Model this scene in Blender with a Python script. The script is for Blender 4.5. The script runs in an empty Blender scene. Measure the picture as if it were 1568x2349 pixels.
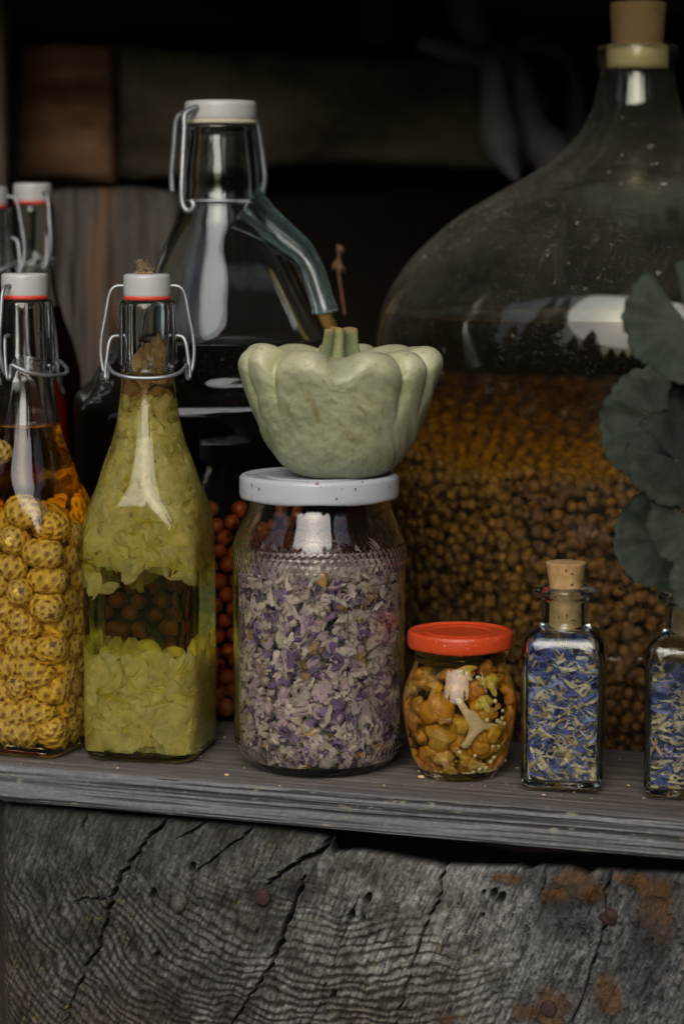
import bpy, math, random
import numpy as np
from mathutils import Vector
S = bpy.context.scene
COL = S.collection
rad = math.radians
rng = np.random.default_rng(7)
random.seed(7)

# ------------------------------------------------------------------ camera
TH, PITCH, CAMH = rad(19), rad(6.9), 0.30
F, CX, CY = 5400.0, 784.0, 1174.5            # focal length and centre, in units of a 1568 x 2349 frame
_d0 = CAMH / math.tan(PITCH + math.atan((1815 - CY) / F))
CAM = np.array([math.sin(TH) * _d0, -math.cos(TH) * _d0, CAMH])
FH = np.array([-math.sin(TH), math.cos(TH), 0.0])
RT = np.array([math.cos(TH), math.sin(TH), 0.0])
FW = FH * math.cos(PITCH) + np.array([0, 0, -math.sin(PITCH)])
UP = np.cross(RT, FW)
cam = bpy.data.objects.new('camera', bpy.data.cameras.new('camera'))
COL.objects.link(cam)
cam.location = CAM
cam.rotation_euler = (math.pi / 2 - PITCH, 0, TH)
cd = cam.data
cd.sensor_fit = 'VERTICAL'
cd.sensor_height = 36.0
cd.lens = 36.0 * F / 2349.0
cd.clip_start, cd.clip_end = 0.05, 400
cd.dof.use_dof = True
cd.dof.focus_distance = 1.285
cd.dof.aperture_fstop = 7.0
S.camera = cam

# ------------------------------------------------------------------ sky, sun, exposure (overcast daylight under an eave)
SUN_EL, SUN_AZ = rad(33), rad(-9)
w = bpy.data.worlds.new('World'); S.world = w; w.use_nodes = True
wn = w.node_tree.nodes; bg = wn['Background']
sky = wn.new('ShaderNodeTexSky'); sky.sky_type = 'NISHITA'; sky.sun_disc = False
sundir = (-FH * math.cos(SUN_AZ) + RT * math.sin(SUN_AZ)) * math.cos(SUN_EL) + np.array([0, 0, math.sin(SUN_EL)])
sky.sun_elevation = SUN_EL
sky.sun_rotation = math.atan2(sundir[0], sundir[1])
sky.dust_density = 4.0; sky.air_density = 1.0; sky.ozone_density = 1.0
w.node_tree.links.new(sky.outputs[0], bg.inputs[0]); bg.inputs[1].default_value = 0.11
sun = bpy.data.objects.new('sun', bpy.data.lights.new('sun', 'SUN')); COL.objects.link(sun)
sun.data.energy = 1.5; sun.data.angle = rad(50); sun.data.color = (1.0, 0.985, 0.965)
sun.rotation_euler = Vector(sundir).to_track_quat('Z', 'Y').to_euler()
S.view_settings.view_transform = 'Standard'; S.view_settings.look = 'None'
S.view_settings.exposure = 0.20; S.view_settings.gamma = 1.0
S.render.engine = 'CYCLES'
cy = S.cycles
cy.max_bounces = 16; cy.transmission_bounces = 16; cy.diffuse_bounces = 4; cy.glossy_bounces = 6
cy.transparent_max_bounces = 12; cy.volume_bounces = 0
cy.sample_clamp_indirect = 6.0
cy.use_denoising = True; cy.denoiser = 'OPENIMAGEDENOISE'
cy.use_adaptive_sampling = False

# ------------------------------------------------------------------ measuring helpers: where a sight line meets the place
def proj(p):
    d = np.asarray(p, float) - CAM; z = d @ FW
    return CX + F * (d @ RT) / z, CY - F * (d @ UP) / z, z
def ray(u, v): return FW + RT * (u - CX) / F + UP * (CY - v) / F
def on_z(u, v, z=0.0):
    r = ray(u, v); return CAM + r * (z - CAM[2]) / r[2]
def on_y(u, v, y):
    r = ray(u, v); return CAM + r * (y - CAM[1]) / r[1]
def at_d(u, v, d): return CAM + ray(u, v) * d
def stand(u, vb, hw, z=0.0):                # centre and metres-per-unit of a round thing whose front foot is seen at (u, vb)
    p = on_z(u, vb, z); c = p.copy()
    for _ in range(6):
        r = hw / F * proj(c)[2]; c = p + FH * r
    return c, proj(c)[2] / F
def height(c, v):                            # height at which the axis through c is seen at row v
    lo, hi = -0.2, 0.9
    for _ in range(40):
        m = (lo + hi) / 2
        if proj((c[0], c[1], m))[1] > v: lo = m
        else: hi = m
    return lo

# ------------------------------------------------------------------ noise for shapes and grain
def _h(ix, iy, s):
    n = (ix.astype(np.int64) * 374761393 + iy.astype(np.int64) * 668265263 + s * 974634777) & 0x7fffffff
    n = ((n ^ (n >> 13)) * 1274126177) & 0x7fffffff
    return ((n ^ (n >> 16)) & 0xffff) / 65535.0
def vn(x, y, s=0):
    x = np.asarray(x, float); y = np.asarray(y, float)
    x, y = np.broadcast_arrays(x, y)
    ix = np.floor(x); iy = np.floor(y); fx = x - ix; fy = y - iy
    fx = fx * fx * (3 - 2 * fx); fy = fy * fy * (3 - 2 * fy)
    ix = ix.astype(np.int64); iy = iy.astype(np.int64)
    a = _h(ix, iy, s); b = _h(ix + 1, iy, s); c = _h(ix, iy + 1, s); d = _h(ix + 1, iy + 1, s)
    return (a + (b - a) * fx) * (1 - fy) + (c + (d - c) * fx) * fy
def fbm(x, y, s=0, o=4):
    t = 0; a = 0.5; n = 0
    for i in range(o):
        t = t + a * vn(np.asarray(x) * 2 ** i, np.asarray(y) * 2 ** i, s + i * 17); n += a; a *= 0.5
    return t / n
def sstep(a, b, x):
    t = np.clip((x - a) / (b - a), 0, 1); return t * t * (3 - 2 * t)
def lerp(a, b, t):
    t = np.asarray(t)[..., None]; return np.asarray(a) * (1 - t) + np.asarray(b) * t

# ------------------------------------------------------------------ mesh helpers
def mesh(name, V, Fc, col=None, smooth=True):
    V = np.ascontiguousarray(V, np.float32); me = bpy.data.meshes.new(name)
    if isinstance(Fc, np.ndarray):
        n, k = Fc.shape
        me.vertices.add(len(V)); me.vertices.foreach_set('co', V.ravel())
        me.loops.add(n * k); me.loops.foreach_set('vertex_index', np.ascontiguousarray(Fc, np.int32).ravel())
        me.polygons.add(n); me.polygons.foreach_set('loop_start', np.arange(0, n * k, k, dtype=np.int32))
        me.update(calc_edges=True)
    else:
        me.from_pydata(V.tolist(), [], [list(map(int, f)) for f in Fc]); me.update()
    me.polygons.foreach_set('use_smooth', np.full(len(me.polygons), smooth))
    if col is not None:
        a = me.color_attributes.new('Col', 'FLOAT_COLOR', 'POINT')
        c = np.ones((len(V), 4), np.float32); c[:, :3] = col; a.data.foreach_set('color', c.ravel())
    return me
def link(name, me, m, parent=None, loc=None, rot=None):
    o = bpy.data.objects.new(name, me); COL.objects.link(o)
    if m is not None and len(me.materials) == 0: me.materials.append(m)
    if parent: o.parent = parent
    if loc is not None: o.location = loc
    if rot is not None: o.rotation_euler = rot
    return o
def obj(name, VF, m, parent=None, col=None, smooth=True, loc=None, rot=None):
    return link(name, mesh(name, VF[0], VF[1], col, smooth), m, parent, loc, rot)
def tag(o, label, cat, group=None, kind=None):
    o['label'] = label; o['category'] = cat
    if group: o['group'] = group
    if kind: o['kind'] = kind
    return o
def thing(name, label, cat, loc, rotz=0.0, group=None):
    o = bpy.data.objects.new(name, None); COL.objects.link(o); o.empty_display_size = 0.02
    o.location = loc; o.rotation_euler = (0, 0, rotz)
    return tag(o, label, cat, group)
def structure(o): o['kind'] = 'structure'; return o
def join(parts):
    Vs, Fs, n = [], [], 0
    for V, Fc in parts:
        V = np.asarray(V, float); Vs.append(V); Fs += [[i + n for i in f] for f in (Fc.tolist() if isinstance(Fc, np.ndarray) else Fc)]; n += len(V)
    return np.vstack(Vs), Fs
def grid(nu, nv, wrap=False):                # quads over an (nv rows) x (nu columns) lattice
    i = np.arange(nv - 1)[:, None]; j = np.arange(nu if wrap else nu - 1)[None, :]
    a = i * nu + j; b = i * nu + (j + 1) % nu
    return np.stack([a, b, b + nu, a + nu], -1).reshape(-1, 4)
def rsq(phi, a, rc):                         # rounded square in polar form
    p = np.abs(((phi + math.pi / 4) % (math.pi / 2)) - math.pi / 4)
    rc = min(max(rc, 1e-5), a); k = a - rc
    c, s = np.cos(p), np.sin(p); flat = a / c
    bq = k * (c + s); disc = np.maximum(bq * bq - (2 * k * k - rc * rc), 0)
    return np.where(a * np.tan(p) <= k, flat, bq + np.sqrt(disc))
def lathe(prof, n=96, cap0=True, cap1=True, mod=None):
    """prof rows (z, r) or (z, r, corner radius); mod(phi, z, r) reshapes a ring"""
    ph = np.arange(n) * 2 * math.pi / n; V = []
    for p in prof:
        z, a = p[0], p[1]
        r = rsq(ph, a, p[2]) if len(p) > 2 and a > 0 else np.full(n, a)
        if mod is not None: r = mod(ph, z, r)
        V.append(np.stack([r * np.cos(ph), r * np.sin(ph), np.full(n, z)], 1))
    V = np.vstack(V); Fs = grid(n, len(prof), True).tolist()
    if cap0: V = np.vstack([V, [[0, 0, prof[0][0]]]]); k = len(V) - 1; Fs += [[k, (j + 1) % n, j] for j in range(n)]
    if cap1:
        V = np.vstack([V, [[0, 0, prof[-1][0]]]]); k = len(V) - 1; b = (len(prof) - 1) * n
        Fs += [[k, b + j, b + (j + 1) % n] for j in range(n)]
    return V, Fs
def fine(prof, step):                         # resample a profile with a smooth curve
    P = np.array(prof, float); d = np.r_[0, np.cumsum(np.linalg.norm(np.diff(P[:, :2], axis=0), axis=1))]
    out = []
    for i in range(len(P) - 1):
        p0 = P[max(i - 1, 0)]; p1 = P[i]; p2 = P[i + 1]; p3 = P[min(i + 2, len(P) - 1)]
        n = max(1, int((d[i + 1] - d[i]) / step))
        m1 = (p2 - p0) / max(d[min(i + 1, len(P) - 1)] - d[max(i - 1, 0)], 1e-9) * (d[i + 1] - d[i])
        m2 = (p3 - p1) / max(d[min(i + 2, len(P) - 1)] - d[i], 1e-9) * (d[i + 1] - d[i])
        for k in range(n):
            t = k / n
            out.append((2*t**3-3*t**2+1)*p1 + (t**3-2*t**2+t)*m1 + (-2*t**3+3*t**2)*p2 + (t**3-t**2)*m2)
    out.append(P[-1]); return [tuple(q) for q in out]
def curve(pts, n=8):
    P = np.array(pts, float); out = []
    for i in range(len(P) - 1):
        p0, p1, p2, p3 = P[max(i-1, 0)], P[i], P[i+1], P[min(i+2, len(P)-1)]
        for k in range(n):
            t = k / n
            out.append(0.5 * ((2*p1) + (-p0+p2)*t + (2*p0-5*p1+4*p2-p3)*t*t + (-p0+3*p1-3*p2+p3)*t**3))
    out.append(P[-1]); return np.array(out)
def tube(pts, r, n=10, caps=True, flat=1.0):
    P = np.array(pts, float); R = np.broadcast_to(np.asarray(r, float), (len(P),))
    T = np.gradient(P, axis=0); T /= np.linalg.norm(T, axis=1)[:, None] + 1e-12
    a = np.array([0, 0, 1.0]) if abs(T[0][2]) < 0.9 else np.array([1.0, 0, 0])
    N = np.cross(T[0], a); N /= np.linalg.norm(N); V = []
    ph = np.arange(n) * 2 * math.pi / n
    for i in range(len(P)):
        N = N - T[i] * (N @ T[i]); N /= np.linalg.norm(N) + 1e-12; B = np.cross(T[i], N)
        V.append(P[i] + R[i] * (np.cos(ph)[:, None] * N + flat * np.sin(ph)[:, None] * B))
    V = np.vstack(V); Fs = grid(n, len(P), True)[:, ::-1].tolist()
    if caps:
        V = np.vstack([V, P[:1], P[-1:]]); k = len(V) - 2; b = (len(P) - 1) * n
        Fs += [[k, j, (j + 1) % n] for j in range(n)] + [[k + 1, b + (j + 1) % n, b + j] for j in range(n)]
    return V, Fs
def box(x0, x1, y0, y1, z0, z1):
    V = [(x, y, z) for z in (z0, z1) for y in (y0, y1) for x in (x0, x1)]
    return np.array(V, float), [[0, 2, 3, 1], [4, 5, 7, 6], [0, 1, 5, 4], [2, 6, 7, 3], [0, 4, 6, 2], [1, 3, 7, 5]]
def ico(sub=1):
    t = (1 + 5 ** .5) / 2
    V = [(-1,t,0),(1,t,0),(-1,-t,0),(1,-t,0),(0,-1,t),(0,1,t),(0,-1,-t),(0,1,-t),(t,0,-1),(t,0,1),(-t,0,-1),(-t,0,1)]
    V = [np.array(v) / np.linalg.norm(v) for v in V]
    Fs = [(0,11,5),(0,5,1),(0,1,7),(0,7,10),(0,10,11),(1,5,9),(5,11,4),(11,10,2),(10,7,6),(7,1,8),(3,9,4),(3,4,2),(3,2,6),(3,6,8),(3,8,9),(4,9,5),(2,4,11),(6,2,10),(8,6,7),(9,8,1)]
    for _ in range(sub):
        c = {}; nf = []
        def mid(a, b):
            k = (min(a, b), max(a, b))
            if k not in c:
                m = V[a] + V[b]; V.append(m / np.linalg.norm(m)); c[k] = len(V) - 1
            return c[k]
        for a, b, d in Fs:
            x, y, z = mid(a, b), mid(b, d), mid(d, a); nf += [(a, x, z), (b, y, x), (d, z, y), (x, y, z)]
        Fs = nf
    return np.array(V), np.array(Fs)
def rots(n, r):                               # n random rotation matrices
    q = r.normal(size=(n, 4)); q /= np.linalg.norm(q, axis=1)[:, None]; a, b, c, d = q.T
    return np.stack([np.stack([1-2*(c*c+d*d), 2*(b*c-a*d), 2*(b*d+a*c)], -1), np.stack([2*(b*c+a*d), 1-2*(b*b+d*d), 2*(c*d-a*b)], -1), np.stack([2*(b*d-a*c), 2*(c*d+a*b), 1-2*(b*b+c*c)], -1)], 1)
def frame(nrm, spin):                         # rotation whose z axis is nrm
    z = np.asarray(nrm, float); z = z / np.linalg.norm(z)
    a = np.array([0, 0, 1.0]) if abs(z[2]) < 0.9 else np.array([1.0, 0, 0])
    x = np.cross(a, z); x /= np.linalg.norm(x); y = np.cross(z, x)
    return np.stack([x * math.cos(spin) + y * math.sin(spin), -x * math.sin(spin) + y * math.cos(spin), z], 1)

# ------------------------------------------------------------------ materials
def nodes(name):
    m = bpy.data.materials.new(name); m.use_nodes = True; nt = m.node_tree; nt.nodes.clear()
    return m, nt, nt.nodes.new('ShaderNodeOutputMaterial')
def noise(nt, scale, detail=5, rough=0.6, coord='Object', stretch=None):
    tc = nt.nodes.new('ShaderNodeTexCoord'); n = nt.nodes.new('ShaderNodeTexNoise')
    n.inputs['Scale'].default_value = scale; n.inputs['Detail'].default_value = detail; n.inputs['Roughness'].default_value = rough
    if stretch:
        mp = nt.nodes.new('ShaderNodeMapping'); mp.inputs['Scale'].default_value = stretch
        nt.links.new(tc.outputs[coord], mp.inputs[0]); nt.links.new(mp.outputs[0], n.inputs['Vector'])
    else: nt.links.new(tc.outputs[coord], n.inputs['Vector'])
    return n
def ramp(nt, src, stops):
    r = nt.nodes.new('ShaderNodeValToRGB'); e = r.color_ramp.elements
    while len(e) < len(stops): e.new(0.5)
    for k, (p, c) in enumerate(stops):
        e[k].position = p; e[k].color = (*c, 1) if len(c) == 3 else c
    nt.links.new(src, r.inputs[0]); return r
def surf(name, c1=None, c2=None, scale=60, rough=0.6, bump=0.0, bscale=300, attr=False, var=0.35, stretch=None, trans=0.0, clearp=0.0, metal=0.0, coat=0.0, spec=0.5, speck=None, dist=0.0004):
    m, nt, out = nodes(name); L = nt.links
    b = nt.nodes.new('ShaderNodeBsdfPrincipled'); b.inputs['Roughness'].default_value = rough; b.inputs['Metallic'].default_value = metal
    b.inputs['Coat Weight'].default_value = coat; b.inputs['Specular IOR Level'].default_value = spec
    n = noise(nt, scale, stretch=stretch)
    if attr:
        at = nt.nodes.new('ShaderNodeAttribute'); at.attribute_name = 'Col'
        mx = nt.nodes.new('ShaderNodeMixRGB'); mx.blend_type = 'MULTIPLY'; mx.inputs[0].default_value = 1.0
        r = ramp(nt, n.outputs[0], [(0.25, (1 - var,) * 3), (0.75, (1 + 0 * var,) * 3)])
        L.new(at.outputs['Color'], mx.inputs[1]); L.new(r.outputs[0], mx.inputs[2]); c = mx.outputs[0]
    else:
        c = ramp(nt, n.outputs[0], [(0.3, c1), (0.7, c2 or c1)]).outputs[0]
    if speck:
        sn = noise(nt, speck[0], 2, 0.5); sr = ramp(nt, sn.outputs[0], [(speck[1], (0, 0, 0)), (speck[1] + 0.03, (1, 1, 1))])
        mx = nt.nodes.new('ShaderNodeMixRGB'); mx.inputs[2].default_value = (*speck[2], 1)
        L.new(sr.outputs[0], mx.inputs[0]); L.new(c, mx.inputs[1]); c = mx.outputs[0]
    L.new(c, b.inputs['Base Color'])
    if bump:
        bn = noise(nt, bscale, 4, 0.6, stretch=stretch); bp = nt.nodes.new('ShaderNodeBump'); bp.inputs['Strength'].default_value = bump; bp.inputs['Distance'].default_value = dist
        L.new(bn.outputs[0], bp.inputs['Height']); L.new(bp.outputs[0], b.inputs['Normal'])
    sh = b.outputs[0]
    if trans:
        t = nt.nodes.new('ShaderNodeBsdfTranslucent'); L.new(c, t.inputs[0]); mx = nt.nodes.new('ShaderNodeMixShader'); mx.inputs[0].default_value = trans
        L.new(sh, mx.inputs[1]); L.new(t.outputs[0], mx.inputs[2]); sh = mx.outputs[0]
    if clearp:
        t = nt.nodes.new('ShaderNodeBsdfTransparent'); mx = nt.nodes.new('ShaderNodeMixShader'); mx.inputs[0].default_value = clearp
        L.new(sh, mx.inputs[1]); L.new(t.outputs[0], mx.inputs[2]); sh = mx.outputs[0]
    L.new(sh, out.inputs[0]); return m
def glass(name, tint=(0.97, 0.99, 0.985), ior=1.45, dust_glow=0.0, dust_glow_col=(0.34, 0.32, 0.27), wob=0.02, wscale=55, base=0.22):
    m, nt, out = nodes(name); L = nt.links
    g = nt.nodes.new('ShaderNodeBsdfGlass'); g.inputs['Color'].default_value = (*tint, 1); g.inputs['Roughness'].default_value = 0.0; g.inputs['IOR'].default_value = ior
    bn = noise(nt, wscale, 2, 0.5); bp = nt.nodes.new('ShaderNodeBump'); bp.inputs['Strength'].default_value = wob; bp.inputs['Distance'].default_value = 0.002
    L.new(bn.outputs[0], bp.inputs['Height']); L.new(bp.outputs[0], g.inputs['Normal'])
    sh = g.outputs[0]
    if dust_glow:
        d = nt.nodes.new('ShaderNodeBsdfDiffuse'); d.inputs[0].default_value = (*dust_glow_col, 1)
        sp = noise(nt, 560, 3, 0.6); r1 = ramp(nt, sp.outputs[0], [(0.575, (0, 0, 0)), (0.70, (1, 1, 1))])
        sp2 = noise(nt, 150, 2, 0.5); r3 = ramp(nt, sp2.outputs[0], [(0.70, (0, 0, 0)), (0.74, (1, 1, 1))])
        cl = noise(nt, 22, 5, 0.65); r2 = ramp(nt, cl.outputs[0], [(0.3, (0.25,) * 3), (0.75, (1, 1, 1))])
        ge = nt.nodes.new('ShaderNodeNewGeometry'); sx = nt.nodes.new('ShaderNodeSeparateXYZ'); L.new(ge.outputs['Normal'], sx.inputs[0])
        mr = nt.nodes.new('ShaderNodeMapRange'); mr.inputs[1].default_value = -0.1; mr.inputs[2].default_value = 0.75; mr.inputs[3].default_value = 0.15; mr.inputs[4].default_value = 1.0
        L.new(sx.outputs[2], mr.inputs[0])
        def mth(op, a, b):
            q = nt.nodes.new('ShaderNodeMath'); q.operation = op
            for k, v in enumerate((a, b)):
                if isinstance(v, (int, float)): q.inputs[k].default_value = v
                else: L.new(v, q.inputs[k])
            return q.outputs[0]
        s = mth('ADD', mth('MULTIPLY', r1.outputs[0], 0.6), mth('MULTIPLY', r3.outputs[0], 0.9))
        s = mth('ADD', s, base)
        f = mth('MULTIPLY', mth('MULTIPLY', mth('MULTIPLY', s, r2.outputs[0]), mr.outputs[0]), dust_glow)
        lw = nt.nodes.new('ShaderNodeLayerWeight'); lw.inputs[0].default_value = 0.5; f = mth('MULTIPLY', f, mth('ADD', mth('MULTIPLY', mth('POWER', lw.outputs['Facing'], 3.0), 4.5), 0.8)); f = mth('MINIMUM', f, 0.9)
        mx = nt.nodes.new('ShaderNodeMixShader'); L.new(f, mx.inputs[0]); L.new(sh, mx.inputs[1]); L.new(d.outputs[0], mx.inputs[2]); sh = mx.outputs[0]
    L.new(sh, out.inputs[0]); return m
def liquid(name, sig):                        # absorption per metre for red, green, blue
    m, nt, out = nodes(name); d = max(sig); v = nt.nodes.new('ShaderNodeVolumeAbsorption')
    v.inputs['Density'].default_value = d; v.inputs['Color'].default_value = (*[1 - s / d for s in sig], 1)
    nt.links.new(v.outputs[0], out.inputs['Volume']); return m

M = dict(
    clear=glass('clear_glass', dust_glow=0.10, base=.05, wob=.03), jar=glass('jar_glass', (0.985, 0.99, 0.99), dust_glow=0.16, base=.04, wob=0.03),
    aqua=glass('aqua_glass', (0.93, 0.98, 0.98), dust_glow=0.22, base=0.08, wob=.07, wscale=38), handle=glass('handle_glass', (0.93, 0.985, 0.99), dust_glow=0.55, dust_glow_col=(0.40, 0.66, 0.68)),  # the handle's aqua diffuse film paints a luminous glow into its glass
    demi=glass('carboy_glass', (0.93, 0.95, 0.90), dust_glow=0.8, wob=0.012, wscale=25, base=0.085), vial=glass('vial_glass', (0.95, 0.985, 0.985), dust_glow=0.12, base=.06, wob=0.05, wscale=70),
    porcelain=surf('porcelain', (0.40, 0.41, 0.41), (0.47, 0.48, 0.48), 40, 0.35, 0.05, 400, speck=(260, 0.70, (0.25, 0.2, 0.15))),
    rubber=surf('red_rubber', (0.55, 0.05, 0.03), (0.6, 0.06, 0.035), 80, 0.5), rubber_pale=surf('pale_rubber', (0.45, 0.42, 0.3), (0.55, 0.5, 0.38), 300, 0.6),
    wire=surf('galvanised_wire', (0.24, 0.26, 0.275), (0.36, 0.38, 0.40), 120, 0.48, 0.1, 500, metal=0.85),
    cork=surf('cork', (0.30, 0.17, 0.065), (0.50, 0.32, 0.14), 220, 0.85, 0.5, 260, speck=(330, 0.66, (0.07, 0.035, 0.02))),
    cork_dark=surf('dark_cork', (0.10, 0.062, 0.02), (0.15, 0.095, 0.035), 90, 0.85, 0.3, 200, speck=(130, 0.7, (0.05, 0.03, 0.02))),
    cork_pale=surf('pale_stopper', (0.5, 0.4, 0.2), (0.55, 0.45, 0.25), 60, 0.7),
    cone=surf('cone_skin', attr=True, scale=300, var=0.2, rough=0.5), berry=surf('berry_skin', attr=True, scale=200, var=0.4, rough=0.5, bump=0.35, bscale=450, spec=.25),
    rowan=surf('rowan_skin', attr=True, scale=200, var=0.3, rough=0.4),
    petal=surf('dry_petal', attr=True, scale=500, var=0.3, rough=0.85, trans=0.2), straw=surf('cornflower_petal', attr=True, scale=600, var=0.25, rough=0.7, trans=0.25),
    soaked=surf('soaked_petal', attr=True, scale=300, var=0.12, rough=0.4, trans=0.55, clearp=0.38, spec=0.15), mushroom=surf('mushroom_flesh', attr=True, scale=250, var=0.4, rough=0.42, bump=0.5, bscale=350),
    seed=surf('mustard_seed', (0.78, 0.68, 0.34), (0.88, 0.78, 0.44), 500, 0.5),
    redlid=surf('red_lid_paint', (0.46, 0.042, 0.006), (0.52, 0.052, 0.008), 20, 0.40, 0.03, 200, speck=(1300, 0.665, (0.6, 0.4, 0.3))),
    whitelid=surf('white_lid_paint', (0.36, 0.39, 0.44), (0.43, 0.46, 0.51), 25, 0.3, 0.03, 250, speck=(260, 0.665, (0.16, 0.09, 0.06))),
    squash=surf('squash_skin', attr=True, scale=140, var=0.10, rough=0.38, bump=0.06, bscale=220, spec=0.4), stem=surf('squash_stem', attr=True, scale=500, var=0.45, rough=0.75, bump=0.5, bscale=500),
    log=surf('weathered_end_grain', attr=True, scale=900, var=0.5, rough=0.9, bump=0.9, bscale=900, spec=0.2), plank=surf('weathered_plank', attr=True, scale=500, var=0.25, rough=0.85, bump=0.5, bscale=700, stretch=(0.12, 1, 1), spec=0.25),
    iron=surf('rusty_iron', (0.030, 0.018, 0.016), (0.055, 0.034, 0.030), 300, 0.8, 0.5, 500, spec=.12), steel=surf('grey_nail', (0.02, 0.016, 0.013), (0.10, 0.095, 0.085), 120, 0.6, 0.6, 300, spec=.25),
    beam=surf('dark_log', (0.06, 0.046, 0.032), (0.30, 0.25, 0.19), 9, 0.9, 0.8, 30, stretch=(0.3, 1, 2), dist=0.004, spec=0.1),
    beam_end=surf('cut_log_end', (0.06, 0.027, 0.012), (0.27, 0.155, 0.088), 11, 0.9, 0.6, 40, stretch=(0.5, 1, 2.2), dist=0.003, spec=0.1),
    board=surf('streaked_board', attr=True, scale=60, var=0.4, rough=0.9, bump=0.8, bscale=60, stretch=(3, 3, 0.25), dist=0.003, spec=0.1),
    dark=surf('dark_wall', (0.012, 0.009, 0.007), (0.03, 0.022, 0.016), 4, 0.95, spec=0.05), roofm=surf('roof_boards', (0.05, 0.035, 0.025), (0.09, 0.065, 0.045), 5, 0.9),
    gourd=surf('pale_gourd', (0.17, 0.17, 0.185), (0.24, 0.24, 0.255), 12, 0.6), yellow=surf('yellow_gourd', (0.2, 0.11, 0.012), None, 10, 0.6),
    redtin=surf('red_enamel', (0.06, 0.006, 0.004), (0.09, 0.009, 0.005), 8, 0.5), ochre=surf('refraction_slat', (0.16, 0.095, 0.01), (0.22, 0.13, 0.015), 30, 0.8),
    leaf=surf('geranium_leaf', attr=True, scale=120, var=0.3, rough=0.65, bump=0.4, bscale=160, trans=0.15, spec=0.3), stalk=surf('geranium_stalk', (0.07, 0.1, 0.03), (0.14, 0.12, 0.04), 80, 0.7),
    dry=surf('dried_flower', (0.13, 0.06, 0.03), (0.2, 0.11, 0.06), 200, 0.9), grass=surf('grass', (0.03, 0.05, 0.015), (0.06, 0.09, 0.03), 2, 0.9),
    fir=surf('fir_needles', (0.015, 0.025, 0.012), (0.03, 0.045, 0.02), 1, 0.9), print_red=surf('red_print', (0.45, 0.05, 0.05), None, 50, 0.4), print_green=surf('green_print', (0.06, 0.14, 0.1), None, 50, 0.4),
    crumb=surf('crumb', (0.45, 0.3, 0.12), (0.6, 0.45, 0.25), 300, 0.9), lichen=surf('fibre', (0.25, 0.18, 0.1), None, 50, 0.9),
    amber=liquid('amber_spirit', (1.5, 10, 60)), straw_oil=liquid('pale_spirit', (.8, 1.1, 13)), oil=liquid('yellow_oil', (1, 4, 30)),
    brown=liquid('brown_spirit', (2.4, 3.6, 20)), wine=liquid('dark_red_spirit', (16, 110, 140)), redjuice=liquid('red_spirit', (14, 110, 120)),
)

# ------------------------------------------------------------------ the place: ground, far firs, shed roof and walls
gr = structure(obj('ground', box(-60, 60, -60, 6, -1.06, -1.0), M['grass'], smooth=False))
def fir(base, h, r, g):
    V, Fs = tube([base, base + [0, 0, h]], [0.12, 0.03], 6)[0:2]; V = list(V); Fs = list(Fs)
    n = int(130 + h * 22)
    for i in range(n):
        t = g.random() ** 0.8; z = h * (0.08 + 0.92 * t); L = r * (1 - t) ** 0.8 * (0.55 + 0.6 * g.random()) + 0.12
        a = g.random() * 6.283; d = np.array([math.cos(a), math.sin(a), 0]); s = np.array([-d[1], d[0], 0]); p = base + [0, 0, z]
        k = len(V); wd = L * (0.22 + 0.2 * g.random())
        V += [p, p + d * L * 0.6 + s * wd + [0, 0, -L * 0.25], p + d * L + [0, 0, -L * 0.5], p + d * L * 0.6 - s * wd + [0, 0, -L * 0.25]]
        Fs += [[k, k + 1, k + 2], [k, k + 2, k + 3]]
    return np.array(V), Fs
tl = []; g = np.random.default_rng(3)
for az, el, dist in [(-84, 34, 9), (-74, 30, 11), (-63, 27, 12), (-56, 20, 14), (-50, 29, 12), (-52, 49, 9), (-44, 50, 9), (-33, 20, 13), (-28, 8, 20), (-25, 26, 12), (-22, 7, 22), (-16, 9, 20), (-11, 7, 22), (-5, 10, 19), (0, 8, 22), (4, 10, 18), (8, 31, 10), (13, 15, 14), (24, 49, 9), (20, 34, 10), (27, 28, 12), (34, 33, 10), (41, 29, 12), (49, 34, 10), (57, 30, 11), (66, 33, 10), (76, 31, 10)]:  # fir wood, plus tall firs added to clip the sun disc in reflections
    a = rad(az); d = -FH * math.cos(a) + RT * math.sin(a)
    tl.append(fir(d * dist + [0, 0, -1.0], math.tan(rad(el)) * dist + 1.0, 1.2 + dist * 0.05, g))
V, Fs = join(tl); o = obj('treeline', (V, Fs), M['fir'], smooth=False); o['kind'] = 'stuff'; o['label'] = 'dark fir wood across the yard from the shelf'
structure(obj('roof', box(-0.86, 1.0, -0.34, 1.35, 1.0, 1.03), M['roofm'], smooth=False))
structure(obj('wall', join([box(-0.80, 0.96, 1.30, 1.34, -1.0, 1.0), box(-0.84, -0.80, -0.33, 1.30, -1.0, 1.0), box(0.92, 0.96, -0.33, 1.29, -1.0, 1.0)]), M['dark'], smooth=False))  # unseen side walls drawn forward to narrow the sky opening and darken inside

structure(obj('unseen_shade_board', box(-0.79, 0.91, 0.33, 1.29, 0.52, 0.545), M['roofm'], smooth=False))  # unseen board added overhead to keep light off the back

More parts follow.
